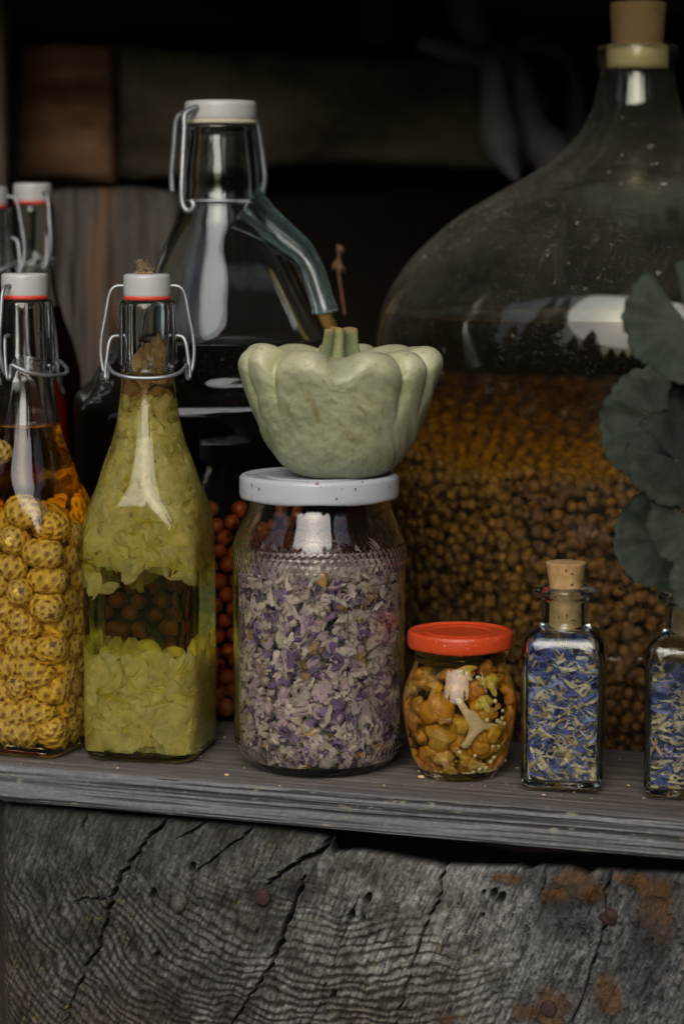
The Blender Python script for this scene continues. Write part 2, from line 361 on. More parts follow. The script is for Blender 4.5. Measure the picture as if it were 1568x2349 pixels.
# ------------------------------------------------------------------ shelf plank
def build_plank():
    X = np.linspace(-0.30, 0.30, 860); T = 0.0215
    zf = np.linspace(-T, -0.0016, 36); yt = np.r_[np.linspace(0.0012, 0.04, 60), np.linspace(0.042, 0.148, 60)]
    rows = []; cols = []
    edge = 0.0016 * (fbm(X * 60, X * 0, 5) - 0.5) + 0.0022 * np.maximum(0, vn(X * 28, X * 0, 8) - 0.72)
    for z in zf:
        zz = z + 0.0016 * (fbm(X * 5, 0 * X, 3) - 0.5) * 2
        rg = fbm(X * 4, zz * 620, 11, 3); fine_ = fbm(X * 90, zz * 1600, 21, 3); st = sstep(0.55, 0.75, fbm(X * 9, zz * 1100, 31, 3))
        groove = sstep(0.46, 0.30, rg)
        depth = 0.0011 * groove + 0.0006 * fine_ + 0.0007 * st
        e = sstep(-0.0045, -0.0016, z)
        y = depth + e * (0.0010 + np.maximum(0, edge)) + sstep(-T + 0.002, -T, z) * 0.0012
        rows.append(np.stack([X, y, np.full_like(X, z) + e * np.minimum(0, -np.abs(edge))], 1))
        c = lerp((0.22, 0.21, 0.21), (0.38, 0.375, 0.375), fbm(X * 14, zz * 260, 41, 4))
        c = lerp(c, (0.05, 0.044, 0.042), np.clip(groove * 1.0 + st * 0.7, 0, 0.92))
        c = lerp(c, (0.46, 0.40, 0.30), 0.7 * sstep(0.72, 0.8, fbm(X * 120, zz * 500, 51, 3)))
        c = c * (.72 + .5 * fbm(X * 500, zz * 900, 55, 3))[:, None]; cols.append(c)
    for y in yt:
        gx = fbm(X * 7 + y * 2, y * 300 + 0.4 * fbm(X * 4, y * 40 + 0 * X, 2), 61, 4); ck = sstep(0.66, 0.72, fbm(X * 10, y * 420 + 0 * X, 71, 3))
        z = -0.0007 * gx - 0.0010 * ck - np.exp(-y / 0.003) * (0.0009 + np.abs(edge) * 0.7)
        rows.append(np.stack([X, np.full_like(X, y) + np.exp(-y / 0.002) * np.maximum(0, edge), z], 1))
        c = lerp((0.13, 0.100, 0.080), (0.31, 0.262, 0.225), np.clip((gx - .5) * 1.6 + .5, 0, 1)) * (.75 + .5 * fbm(X * 160, y * 900 + 0 * X, 66, 3))[:, None]
        c = lerp(c, (0.06, 0.05, 0.045), ck * 0.8)
        c = lerp(c, (0.25, 0.24, 0.235), np.exp(-y / 0.007) * 0.75)
        c = lerp(c, (0.38, 0.33, 0.27), 0.6 * sstep(0.80, 0.84, fbm(X * 500, y * 600 + 0 * X, 81, 2)))
        cols.append(c)
    for (y, z) in ((0.150, -0.003), (0.150, -T), (0.0012, -T)):
        rows.append(np.stack([X, np.full_like(X, y), np.full_like(X, z)], 1)); cols.append(np.full((len(X), 3), 0.06))
    V = np.vstack(rows); n = len(X); Fq = grid(n, len(rows)).tolist()
    for c0 in (0, n - 1):
        ring = [r * n + c0 for r in range(len(rows))]; Fq.append(ring if c0 else ring[::-1])
    return obj('shelf_plank', (V, Fq), M['plank'], col=np.vstack(cols) * .58 * np.array([.95, 1.0, 1.06]))
tag(build_plank(), 'weathered grey plank shelf with grooved front edge under the jars', 'shelf', kind='thing')
tag(obj('rear_board', box(-0.40, -0.03, 0.153, 0.29, -0.03, -0.002), M['roofm'], smooth=False), 'dark board behind the plank under the big handled jug', 'board')
tag(obj('rear_board', box(-0.40, 0.60, 0.20, 0.72, -0.085, -0.05), M['roofm'], smooth=False), 'lower dark board carrying the big corked carboy', 'board')

# ------------------------------------------------------------------ end grain of the big log under the shelf
LY = 0.010
def pl(u, v): p = on_y(u, v, LY); return p[0], p[2]
def seg_dist(px, pz, pts, wd):
    best = np.full(px.shape, 9.0); 
    for (a, b, w0, w1) in zip(pts[:-1], pts[1:], wd[:-1], wd[1:]):
        ax, az = a; dx, dz = b[0] - ax, b[1] - az; L2 = dx * dx + dz * dz + 1e-12
        m = (px > min(ax, b[0]) - 0.01) & (px < max(ax, b[0]) + 0.01) & (pz > min(az, b[1]) - 0.01) & (pz < max(az, b[1]) + 0.01)
        t = np.clip(((px[m] - ax) * dx + (pz[m] - az) * dz) / L2, 0, 1)
        d = np.hypot(px[m] - ax - t * dx, pz[m] - az - t * dz) / (w0 + (w1 - w0) * t)
        best[m] = np.minimum(best[m], d)
    return best
def build_log():
    top = [(-30, 1846), (100, 1857), (300, 1876), (440, 1888), (560, 1897), (640, 1905), (720, 1917), (748, 1926), (753, 1935), (758, 1957), (820, 1954), (900, 1968), (960, 1978), (1008, 1990), (1014, 1996), (1022, 1988), (1060, 1990), (1130, 1992), (1180, 1990), (1212, 2001), (1222, 1992), (1240, 1990), (1300, 1992), (1328, 2004), (1345, 2012), (1360, 2000), (1420, 2002), (1500, 2005), (1568, 2008), (1760, 2014)]
    tp = np.array([pl(*t) for t in top])
    x0, x1 = pl(-80, 2100)[0], pl(1720, 2100)[0]
    X = np.linspace(x0, x1, 860); zt = np.interp(X, tp[:, 0], tp[:, 1]) + 0.0012 * (fbm(X * 260, 0 * X, 4) - 0.5); zt = np.minimum(zt, -0.0222)
    nz = 335; t = np.linspace(0, 1, nz)[:, None]; zb = -0.20
    Z = zt[None, :] * (1 - t) + zb * t; XX = np.broadcast_to(X, Z.shape).copy()
    kk = (pl(800, 2100)[0] - pl(700, 2100)[0]) / 100
    c0 = pl(600, 1760); dx = XX - c0[0]; dx = np.where(dx > 0, dx * 0.5, dx * 1.05); dz = Z - c0[1]
    wx = (fbm(XX * 45, Z * 45, 5, 4) - 0.5) * 0.012 + (fbm(XX * 180, Z * 180, 6, 3) - 0.5) * 0.0016 + (fbm(XX * 16, Z * 16, 7, 2) - .5) * .016
    R = np.hypot(dx, dz) + wx
    right = sstep(pl(950, 2100)[0], pl(1300, 2100)[0], XX)
    ringw = 0.0040 + 0.0016 * vn(R * 60, 0 * R, 9)
    ph = R / 0.0047 + 1.4 * fbm(R * 90, 0 * R, 12)
    tri = np.abs((ph % 1.0) - 0.5) * 2; ring = sstep(0.15 + .25 * vn(XX * 50, Z * 50, 77), .95, tri) * (.35 + 1.0 * fbm(XX * 300, Z * 500, 78, 3))          # dark latewood ridges
    amp = np.clip(0.15 + 1.1 * fbm(XX * 22, Z * 22, 14, 2) + .35 * sstep(-.07, -.12, Z), 0, 1.1) * (1 - 0.8 * right) * (.12 + .88 * sstep(.012, .05, zt[None, :] - Z + .02 * (fbm(XX * 30, Z * 30, 15) - .5)))
    Y = LY + 0.0007 * ring * amp + 0.0016 * (fbm(XX * 90, Z * 90, 23) - 0.5) + 0.0008 * (fbm(XX * 500, Z * 500, 24, 3) - 0.5)
    Y += 0.010 * (fbm(XX * 9, Z * 9, 33, 2) - 0.5) + .0022 * (fbm(XX * 40, Z * 40, 34, 3) - .5)
    base = lerp((0.12, 0.108, 0.09), (0.36, 0.34, 0.31), np.clip((fbm(XX * 70, Z * 70, 42, 5) - .5) * 1.9 + .5, 0, 1))
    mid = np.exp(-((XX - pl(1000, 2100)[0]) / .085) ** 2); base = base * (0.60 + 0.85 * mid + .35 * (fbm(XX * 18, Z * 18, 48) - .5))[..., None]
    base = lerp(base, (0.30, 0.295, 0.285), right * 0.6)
    low = sstep(-0.09, -0.15, Z) * (1 - right)
    base = lerp(base, (0.17, 0.125, 0.075), low * 0.5 * sstep(0.4, 0.6, fbm(XX * 25, Z * 25, 43)))
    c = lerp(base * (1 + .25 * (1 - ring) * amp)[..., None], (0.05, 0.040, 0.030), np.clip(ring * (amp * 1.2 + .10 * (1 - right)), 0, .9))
    ux, uz = XX - Z * 0.42, Z; c = c * np.clip(.1 + 1.9 * fbm(ux * 800, uz * 190, 57, 3) * (.55 + .9 * vn(XX * 700, Z * 700, 58)), .25, 1.9)[..., None]                                                    # along the checks
    hair = sstep(0.66, 0.76, fbm(ux * 900, uz * 60, 53, 3)); c = lerp(c, (0.05, 0.044, 0.038), hair * 0.6); Y += hair * 0.0010
    c = lerp(c, (0.40, 0.30, 0.10), 0.75 * sstep(0.735, 0.79, fbm(XX * 330, Z * 330, 63, 3)) * sstep(0.45, 0.6, fbm(XX * 22, Z * 22, 64)) * (1 - right))
    pit = sstep(0.68, 0.76, fbm(XX * 420, Z * 260, 73, 2)) * right; Y += pit * 0.0012; c = lerp(c, (0.06, 0.055, 0.05), pit * 0.7)
    cracks = [([(200, 1855), (190, 1900), (198, 1960), (208, 2010), (215, 2040), (228, 2075), (244, 2098)], [4, 4, 3, 3, 4, 4, 3], .006),
        ([(372, 1882), (360, 1905), (335, 1925), (318, 1955), (296, 1985), (275, 2020), (255, 2055), (248, 2085), (243, 2120), (228, 2160), (205, 2200), (190, 2240), (168, 2290), (150, 2330), (140, 2360)], [5, 5, 4, 5, 5, 6, 7, 5, 5, 6, 5, 5, 3, 3, 2], .012),
        ([(472, 1886), (440, 1908), (425, 1916), (405, 1925)], [4, 5, 3, 1], .006), ([(580, 1895), (560, 1915), (520, 1945), (490, 1970), (450, 2005), (430, 2040)], [5, 4, 2.5, 3, 2, 1.5], .007),
        ([(752, 1930), (735, 1955), (700, 1966), (660, 1990), (640, 2010), (612, 2030)], [9, 8, 7, 6, 6, 3], .014),
        ([(705, 2005), (680, 2060), (655, 2120), (640, 2170), (618, 2220), (590, 2270), (560, 2310), (525, 2360)], [3, 6, 7, 6, 4, 3, 3, 2], .012),
        ([(1018, 1985), (1015, 2045), (995, 2085), (975, 2130), (950, 2200), (925, 2270), (900, 2360)], [6, 4, 3.5, 3, 3, 2.5, 2], .009), ([(825, 2050), (800, 2110), (770, 2200), (740, 2280), (705, 2360)], [1.5, 2, 2, 2, 2], .004),
        ([(1395, 1995), (1388, 2060), (1395, 2110), (1375, 2160), (1350, 2240), (1305, 2360)], [4, 4, 4, 3, 3, 2], .008), ([(320, 2110), (300, 2160), (262, 2240)], [1, 1.5, 1], .003), ([(165, 2070), (200, 2062), (245, 2065)], [2, 4, 3], .003), ([(1250, 1990), (1248, 2030), (1235, 2055)], [3, 3, 1], .005)]
    g = np.random.default_rng(11)
    for _ in range(110):
        u, v, L = g.uniform(60, 1500), g.uniform(1900, 2330), g.uniform(25, 130); j = g.uniform(-.12, .06)
        cracks.append(([(u, v), (u - L * (.2 + j) , v + L * .5), (u - L * (.4 + j), v + L)], [.5, g.uniform(.8, 1.5), .4], .002))
    for pts, wd, dep in cracks:
        P = [pl(*p) for p in pts]; fp = [P[0]]; fw = [wd[0] * kk * .7]
        for a, b, wa, wb in zip(P[:-1], P[1:], wd[:-1], wd[1:]):
            for q in (0.25, 0.5, 0.75, 1.0):
                s = 0.0009 if (q < 1 and wd[0] > 1.2) else 0.0003
                fp.append((a[0] + (b[0] - a[0]) * q + g.normal() * s, a[1] + (b[1] - a[1]) * q + g.normal() * s * .4)); fw.append((wa + (wb - wa) * q) * kk * g.uniform(.45, .95))
        d = seg_dist(XX, Z, fp, fw); k = sstep(1.25, 0.55, d)
        Y = Y + k * dep - 0.0006 * sstep(3.0, 1.4, d) * (k < 0.5); c = lerp(c, (0.025, 0.021, 0.018), k * 0.93)
    for u, v, r in [(845, 2060, 9), (808, 2098, 8), (765, 2282, 7), (1133, 2048, 8), (1150, 2058, 9), (1110, 2045, 4), (1108, 2098, 4), (350, 2050, 8), (835, 2105, 5), (440, 1990, 8), (360, 2190, 6)]:
        p = pl(u, v); d = np.hypot((XX - p[0]) - (Z - p[1]) * 0.35, (Z - p[1]) * 0.62) / (r * kk); k = sstep(1.15, 0.6, d); Y += k * 0.006; c = lerp(c, (0.02, 0.017, 0.015), k * 0.95)
    for u, v, rx, ry in [(1310, 2030, 62, 34), (1275, 2055, 30, 25), (1365, 2052, 35, 20), (1440, 2018, 40, 14), (1505, 2085, 48, 70), (1490, 2030, 40, 25), (1265, 2305, 40, 40), (1392, 2282, 34, 50), (1190, 2318, 12, 22), (1216, 2322, 14, 18), (1025, 2335, 14, 10), (1160, 2015, 30, 10)]:
        p = pl(u, v); d = np.hypot((XX - p[0]) / (rx * kk), (Z - p[1]) / (ry * kk)) + 1.1 * (fbm(XX * 120, Z * 120, int(u)) - 0.5)
        k = sstep(1.1, 0.7, d); rust = lerp((0.05, 0.028, 0.018), (0.33, 0.15, 0.035), fbm(XX * 200, Z * 150, 83)); c = lerp(c, rust, k * 0.80); Y -= 0.0012 * k * fbm(XX * 250, Z * 250, 84)
        c = lerp(c, (0.06, 0.055, 0.05), 0.5 * sstep(1.9, 1.1, d) * (1 - k))
    for u, v, rx, ry in [(603, 2058, 40, 36), (650, 2030, 45, 26), (1480, 2200, 60, 120), (1300, 2110, 90, 50)]:   # iron stain in the grain
        p = pl(u, v); d = np.hypot((XX - p[0]) / (rx * kk), (Z - p[1]) / (ry * kk)) + 0.5 * (fbm(XX * 90, Z * 90, 91) - 0.5); c = lerp(c, (0.045, 0.042, 0.04), 0.6 * sstep(1.2, 0.5, d))
    ex = sstep(pl(60, 2100)[0], x0, XX); Y += 0.035 * ex ** 2                    # rounded bark side
    c = lerp(c, lerp((0.06, 0.045, 0.035), (0.17, 0.13, 0.10), fbm(XX * 260, Z * 18, 93)), sstep(0.15, 0.7, ex))
    et = np.exp(-(zt[None, :] - Z) / 0.0025); Y += 0.0035 * et
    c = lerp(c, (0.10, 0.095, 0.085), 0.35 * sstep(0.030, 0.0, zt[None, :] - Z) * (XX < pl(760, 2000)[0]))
    rows = [np.stack([X, np.full_like(X, yy), zt - 0.0008 * fbm(X * 90, yy * 300 + 0 * X, 94) - 0.03 * sstep(0.022, 0.05, yy)], 1) for yy in np.linspace(0.16, 0.022, 14)]
    V = np.vstack(rows + [np.stack([XX, Y, Z], -1).reshape(-1, 3)]); C = np.vstack([np.full((len(X) * 14, 3), 0.07), c.reshape(-1, 3)])
    nr = 14 + nz; n = len(X); V = np.vstack([V, np.stack([X, np.full_like(X, 0.16), np.full_like(X, zb)], 1)]); C = np.vstack([C, np.full((n, 3), .05)])
    Fq = grid(n, nr + 1)[:, ::-1].tolist()
    for q in (0, n - 1):
        ring = [r * n + q for r in range(nr + 1)]; Fq.append(ring[::-1] if q else ring)
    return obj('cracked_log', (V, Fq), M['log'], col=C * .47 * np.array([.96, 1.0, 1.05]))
log = tag(build_log(), 'big weathered grey log end with dark cracks and rings below the shelf', 'log')
def lump(rx, ry, rz, seed, amp=0.25, sub=3):
    seed = int(abs(seed * 7) + 1)
    V, Fs = ico(sub); n = 1 + amp * (fbm(V[:, 0] * 1.7 + seed, V[:, 1] * 1.7 + V[:, 2] * 1.3, seed) - 0.5) * 2
    return V * n[:, None] * np.array([rx, ry, rz]), Fs
def pnail(u, v, y): p = on_y(u, v, y); return tuple(p)
n1 = obj('nail', lump(.0050, .0035, .0058, 4, .35), M['steel'], log, loc=pnail(412, 2068, LY - .001)); n1['label'] = 'bent grey nail stub'
hd = lathe(fine([(0, 0.0042), (0.0008, 0.0046), (0.0022, 0.0043), (0.0028, 0.003)], .0004), 24)
n2 = obj('nail', hd, M['iron'], log, loc=pnail(603, 2057, LY - .0005), rot=(rad(90), 0, rad(8))); n2['label'] = 'flat reddish nail head'
obj('nail', lump(.0052, .0045, .0058, 9, .4), M['iron'], log, loc=pnail(1397, 2100, LY + .0005))
obj('nail', hd, M['iron'], log, loc=pnail(1258, 2312, LY - .0005), rot=(rad(90), 0, 0))

# ------------------------------------------------------------------ glass bodies
def body(prof, t, lip, level=None, floor=0.005, n=128, mod=None, step=0.0016, tin=None):
    """closed glass solid: outer wall, lip, inner wall down to the liquid level (what lies lower is filled to the glass) or to a floor"""
    P = [(p[0], p[1], p[2] if len(p) > 2 else p[1]) for p in prof]
    O = fine(P, step); z = np.array([q[0] for q in O]); a = np.array([q[1] for q in O]); rc = np.minimum(np.array([q[2] for q in O]), a)
    O = list(zip(z, a, rc)); up = np.r_[True, np.diff(z) > 1e-7]; zz, aa, rr = z[up], a[up], rc[up]
    bot = level if level is not None else floor
    zi = np.r_[np.arange(lip - 0.001, bot, -step * 1.5), bot]
    tt = (lambda q: np.full_like(q, t)) if tin is None else tin
    ai = np.maximum(np.interp(zi, zz, aa) - tt(zi), 0.002); ri = np.clip(np.interp(zi, zz, rr) - tt(zi), 0.0015, ai)
    I = [(lip, ai[0] + 0.0006, ai[0] + 0.0006)] + list(zip(zi, ai, np.where(zi > lip - 0.004, ai, ri)))
    if level is None: k = I[-1]; I += [(bot - 0.0006, k[1] * 0.93, k[2] * 0.9)]
    return lathe(O + I, n, True, True, mod)
def fill(prof, t, z0, z1, n=64):
    P = [(p[0], p[1], p[2] if len(p) > 2 else p[1]) for p in prof]; O = fine(P, 0.003)
    z = np.array([q[0] for q in O]); up = np.r_[True, np.diff(z) > 1e-7]; a = np.array([q[1] for q in O])[up]; rc = np.array([q[2] for q in O])[up]; z = z[up]
    zi = np.linspace(z0, z1, 40); ai = np.interp(zi, z, a) - t; ri = np.clip(np.interp(zi, z, rc) - t, 0.002, ai)
    return lathe(list(zip(zi, ai, ri)), n)
def inner(prof, t):
    P = [(p[0], p[1], p[2] if len(p) > 2 else p[1]) for p in prof]; O = fine(P, 0.002)
    z = np.array([q[0] for q in O]); up = np.r_[True, np.diff(z) > 1e-7]; a = np.array([q[1] for q in O])[up]; rc = np.minimum(np.array([q[2] for q in O])[up], a); z = z[up]
    return lambda q: (np.interp(q, z, a) - t, np.interp(q, z, rc) - t)

# ------------------------------------------------------------------ swing-top bottles
def drilled(V, Fs, r, hole_z, m, parent, name, bev=0.0):
    o = obj(name, (V, Fs), m, parent)
    cut = obj('cutter', tube([(-0.1, 0, hole_z), (0.1, 0, hole_z)], r, 20), None)
    md = o.modifiers.new('hole', 'BOOLEAN'); md.object = cut; md.operation = 'DIFFERENCE'; md.solver = 'EXACT'
    if parent: o.parent = None
    dg = bpy.context.evaluated_depsgraph_get(); dg.update(); me = bpy.data.meshes.new_from_object(o.evaluated_get(dg))
    o.modifiers.clear(); o.data = me; bpy.data.objects.remove(cut)
    me.polygons.foreach_set('use_smooth', np.full(len(me.polygons), True)); me.set_sharp_from_angle(angle=rad(40))
    if parent: o.parent = parent
    return o
def mir(p): return [(-x, y, z) for x, y, z in p]
SW = [(0.0015, .0150, .006), (0.0, .0270, .0090), (.0022, .0310, .0098), (.007, .0325, .0103), (.06, .0326, .0105), (.112, .0326, .0107), (.126, .0326, .0125), (.137, .0323, .0165), (.1453, .0316, .0225), (.155, .0290, .0265),
      (.1653, .0262, .0260), (.1815, .0203, .0203), (.195, .0173, .0173), (.2043, .0159, .0159), (.2165, .0150, .0150), (.2222, .0150, .0150), (.2230, .0160, .0160), (.2240, .0168, .0168), (.2300, .0167, .0167), (.2500, .0160, .0160), (.2570, .0157, .0157), (.2590, .0148, .0148), (.2595, .0128, .0128)]
WR = 0.00118
def swing_bottle(c, label, level, liq, rot, hinge, dz=0.0, glassm='clear', group='swing-top bottles on the shelf', z=0.0, sc=1.0, n=128):
    prof = [(p[0] + (dz if p[0] > 0.05 else 0), p[1], p[2]) for p in SW]
    b = thing('swing_top_bottle', label, 'bottle', (c[0], c[1], z), rot, group)
    obj('glass_body', body(prof, .0022, .2590 + dz, level, n=n, tin=lambda q: np.interp(q, [.15, .2 + dz, .2165 + dz, .2240 + dz, .26 + dz], [.0022, .0028, .003, .0048, .0040])), M[glassm], b)
    if liq: obj('liquid', fill(prof, .0020, .0045, level - .0003), M[liq], b)
    h = hinge - rot
    def rz(P): P = np.array(P, float); return np.stack([P[:, 0] * math.cos(h) - P[:, 1] * math.sin(h), P[:, 0] * math.sin(h) + P[:, 1] * math.cos(h), P[:, 2] + dz], 1)
    cp = lathe(fine([(.2610, .0112), (.2611, .0128), (.2630, .0132), (.2718, .0133), (.2735, .0127), (.2740, .0112), (.2738, .006)], .0007), 48)
    cap = drilled(cp[0] + [0, 0, dz], cp[1], .0040, .2674 + dz, M['porcelain'], b, 'stopper'); cap.rotation_euler = (0, 0, h)
    obj('rubber_ring', lathe([(.2592 + dz + .0013 * (1 + math.sin(q)), .0124 + .0011 * math.cos(q)) for q in np.linspace(-1.57, 1.57, 9)], 48), M['rubber'], b)
    leg = [(.004, 0, .2672), (.0125, 0, .2672), (.0165, 0, .2671), (.0195, -.0003, .2655), (.0215, -.0005, .2610), (.0235, -.001, .2500), (.0256, -.0015, .2390), (.0262, -.002, .2300), (.0252, -.003, .2215), (.0238, -.0035, .2182), (.0222, -.003, .2180), (.0216, -.002, .2205)]
    bail = join([tube(rz(curve(leg, 5)), WR, 10), tube(rz(curve(mir(leg), 5)), WR, 10), tube(rz([(-.005, 0, .2672), (.005, 0, .2672)]), WR, 10)]); obj('bail_wire', bail, M['wire'], b)
    lv = [(.0152, 0, .2390), (.0178, -.0005, .2391), (.0202, -.001, .2380), (.0217, -.002, .2345), (.0228, -.003, .2270), (.0236, -.0042, .2195), (.0236, -.0050, .2160), (.0226, -.0058, .2155), (.0220, -.0060, .2185), (.0221, -.0068, .2230), (.0212, -.0100, .2218), (.0180, -.0155, .2190), (.0100, -.0203, .2170), (0, -.0216, .2165)]
    P = curve(lv, 5); full = np.vstack([P, (P * [-1, 1, 1])[::-1][1:]]); obj('lever_wire', tube(rz(full), WR, 10), M['wire'], b)
    return b
cA, kA = stand(58, 1738, 122); cB, kB = stand(338, 1752, 124)
bA = swing_bottle(cA, 'swing-top bottle packed with spotted yellow cones in amber liquid', .187, 'amber', TH - rad(22), TH + rad(60))
bB = swing_bottle(cB, 'swing-top bottle of pale yellow petals, debris on its white stopper', .2185, 'straw_oil', TH - rad(11), TH + rad(2))
for (u, d, lab, hg, vt) in [(75, 1.640, 'dim swing-top bottle of red liquid seen whole between the jug and left edge', -52, 420), (-27, 1.60, 'dim swing-top bottle at the left edge behind the cones', -12, 428)]:
    p = at_d(u, vt, d); b = swing_bottle(p, lab, .2439 if u > 0 else .20, 'redjuice', TH + rad(5), TH + rad(hg), dz=p[2] - .2740, group='swing-top bottles on the shelf', n=64)

# spotted cones, packed by pushing spheres apart inside the bottle
def relax(n, r, z0, z1, wall, g, it=220, z=None):
    P = np.stack([g.uniform(-.02, .02, n), g.uniform(-.02, .02, n), g.uniform(z0, z1, n)], 1)
    for k in range(it):
        D = P[:, None] - P[None]; d = np.linalg.norm(D, axis=2) + np.eye(n); ov = np.clip(2 * r - d, 0, None) * (1 - np.eye(n))
        P += 0.35 * (D / d[..., None] * ov[..., None]).sum(1); P[:, 2] -= .00025
        a, rc = wall(P[:, 2]); ph = np.arctan2(P[:, 1], P[:, 0]); R = np.hypot(P[:, 0], P[:, 1]); mx = np.array([rsq(np.array([f]), aa - r, max(cc - r, .004))[0] for f, aa, cc in zip(ph, a, rc)])
        s = np.minimum(1, mx / np.maximum(R, 1e-6)); P[:, 0] *= s; P[:, 1] *= s; P[:, 2] = np.clip(P[:, 2], z0 + r, z1)
    return P
def cone_mesh(seed):
    nu, nv = 72, 52; g = np.random.default_rng(seed); n8, n5 = (6, 4) if seed % 2 else (7, 4)
    ph = np.linspace(0, 2 * math.pi, nu, endpoint=False); v = np.linspace(0.02, 0.98, nv); PH, VV = np.meshgrid(ph, v)
    th = VV * math.pi; a = n8 * PH / (2 * math.pi) + VV * 5.0; b = -n5 * PH / (2 * math.pi) + VV * 5.2
    fa, fb = (a % 1) - .5, (b % 1) - .5; dd = np.maximum(np.abs(fa), np.abs(fb)); tip = np.hypot(fa * 1.1, fb * 0.9)
    r = .0079 * np.sin(th) ** 0.75 * (1 + .13 * sstep(.5, .15, dd) - .07 * sstep(.4, .5, dd)) * (1.06 - .16 * VV)
    x = -.0105 * np.cos(th); V = np.stack([r * np.cos(PH), r * np.sin(PH), x], -1).reshape(-1, 3)
    yel = lerp((.74, .46, .06), (.84, .60, .14), fbm(PH * 2, VV * 6, seed)); c = lerp(yel, (.28, .10, .025), sstep(.31, .20, tip + .1 * (vn(PH * 6, VV * 20, seed) - .5)) * .95)
    c = lerp(c, (.36, .20, .04), .25 * sstep(.40, .5, dd)); c = lerp(c, (.16, .07, .03), sstep(.93, .97, VV))
    V = np.vstack([V, [[0, 0, -.0105], [0, 0, .0103]]]); Fq = grid(nu, nv, True).tolist(); k = len(V) - 2
    Fq += [[k, (j + 1) % nu, j] for j in range(nu)] + [[k + 1, (nv - 1) * nu + j, (nv - 1) * nu + (j + 1) % nu] for j in range(nu)]
    C = np.vstack([c.reshape(-1, 3), [[.3, .15, .04], [.12, .05, .02]]]); me = mesh('cone', V, Fq, C); me.materials.append(M['cone']); return me
cones = [cone_mesh(s) for s in range(4)]; g = np.random.default_rng(21); inA = inner(SW, .0022)
P = relax(150, .0083, .006, .152, inA, g); P = np.vstack([P, [(-.011, -.016, .172)]])
rA = bA.rotation_euler.z
for i, p in enumerate(P):
    q = np.array([p[0] * math.cos(rA) - p[1] * math.sin(rA), p[0] * math.sin(rA) + p[1] * math.cos(rA), p[2]])
    o = bpy.data.objects.new('unripe_cone', cones[i % 4]); COL.objects.link(o); o.location = (cA[0] + q[0], cA[1] + q[1], q[2]); s = g.uniform(.92, 1.05); o.scale = (s, s, s)
    ax = g.normal(size=3) * [1, .6, .35]; o.rotation_euler = Vector(ax).to_track_quat('Z', 'Y').to_euler()
    tag(o, 'unripe yellow cone dotted with brown scales steeping in the leftmost swing-top bottle', 'cone', 'yellow cones steeping in the bottle')
o['label'] = 'single spotted yellow cone floating near the surface of the amber liquid'

# pale petals in the second bottle
def flakes(n, pos, nrm_fn, L, W, curl, cols, g, nu=4, nv=4, tip=0.6, crump=0.0):
    """n curled petals as one mesh; pos(n) gives places; nrm_fn(P) gives rotations"""
    P = pos; R = nrm_fn; u = np.linspace(-1, 1, nu); v = np.linspace(0, 1, nv); UU, VV = np.meshgrid(u, v)
    Ls = L[0] + (L[1] - L[0]) * g.random(n); Ws = W[0] + (W[1] - W[0]) * g.random(n); k = g.normal(size=(n, 4)) * curl
    wd = (np.sin(np.clip(VV * (1 - tip * .25) + .08, 0, 1) * math.pi) ** .7)[None] * Ws[:, None, None] * .5
    x = UU[None] * wd; y = (VV[None] - .5) * Ls[:, None, None]
    z = Ls[:, None, None] * (k[:, 0, None, None] * (VV[None] - .5) ** 2 * 1.6 + k[:, 1, None, None] * .5 * UU[None] ** 2 + .25 * k[:, 2, None, None] * UU[None] * VV[None])
    y = y + Ls[:, None, None] * .2 * k[:, 3, None, None] * (VV[None] - .5) * UU[None]
    if crump:
        z = z + g.normal(size=z.shape) * crump * Ls[:, None, None]; x = x + g.normal(size=z.shape) * crump * .5 * Ls[:, None, None]
    Q = np.stack([x, y, z], -1).reshape(n, -1, 3); Q = np.einsum('nij,nkj->nki', R, Q) + P[:, None]
    m = nu * nv; Fq = (grid(nu, nv)[None] + (np.arange(n) * m)[:, None, None]).reshape(-1, 4)
    C = np.repeat(cols, m, axis=0).reshape(n, nv, nu, 3)
    if crump: C = C * (.78 + .34 * g.random((n, nv, nu, 1)))
    return Q.reshape(-1, 3), Fq, C
def fjoin(*parts):
    Vs, Fs, Cs, n = [], [], [], 0
    for V, Fq, C in parts: Vs.append(V); Fs.append(Fq + n); Cs.append(C.reshape(-1, 3)); n += len(V)
    return (np.vstack(Vs), np.vstack(Fs)), np.vstack(Cs)
def clampin(V, wall, z0, z1):
    V = V.copy(); V[:, 2] = np.clip(V[:, 2], z0, z1); a, rc = wall(V[:, 2]); ph = np.arctan2(V[:, 1], V[:, 0]); R = np.hypot(V[:, 0], V[:, 1])
    p = np.abs(((ph + math.pi / 4) % (math.pi / 2)) - math.pi / 4); rc = np.clip(rc, 1e-4, a); k = a - rc; cs, sn = np.cos(p), np.sin(p); bq = k * (cs + sn)
    mx = np.where(a * np.tan(p) <= k, a / cs, bq + np.sqrt(np.maximum(bq * bq - 2 * k * k + rc * rc, 0)))
    sc = np.minimum(1, mx / np.maximum(R, 1e-6)) * np.where(R > mx, 1 - .04 * np.clip((R - mx) / .004, 0, 1) * ((np.arange(len(R)) * 7919 % 97) / 97), 1); V[:, 0] *= sc; V[:, 1] *= sc; return V
def near_wall(n, z0, z1, wall, g, depth, top=None):
    z = g.uniform(z0, z1, n); ph = g.uniform(0, 2 * math.pi, n); a, rc = wall(z); R = np.array([rsq(np.array([f]), aa, max(cc, .003))[0] for f, aa, cc in zip(ph, a, rc)])
    r = R - depth * g.random(n) ** 1.3; return np.stack([r * np.cos(ph), r * np.sin(ph), z], 1), ph
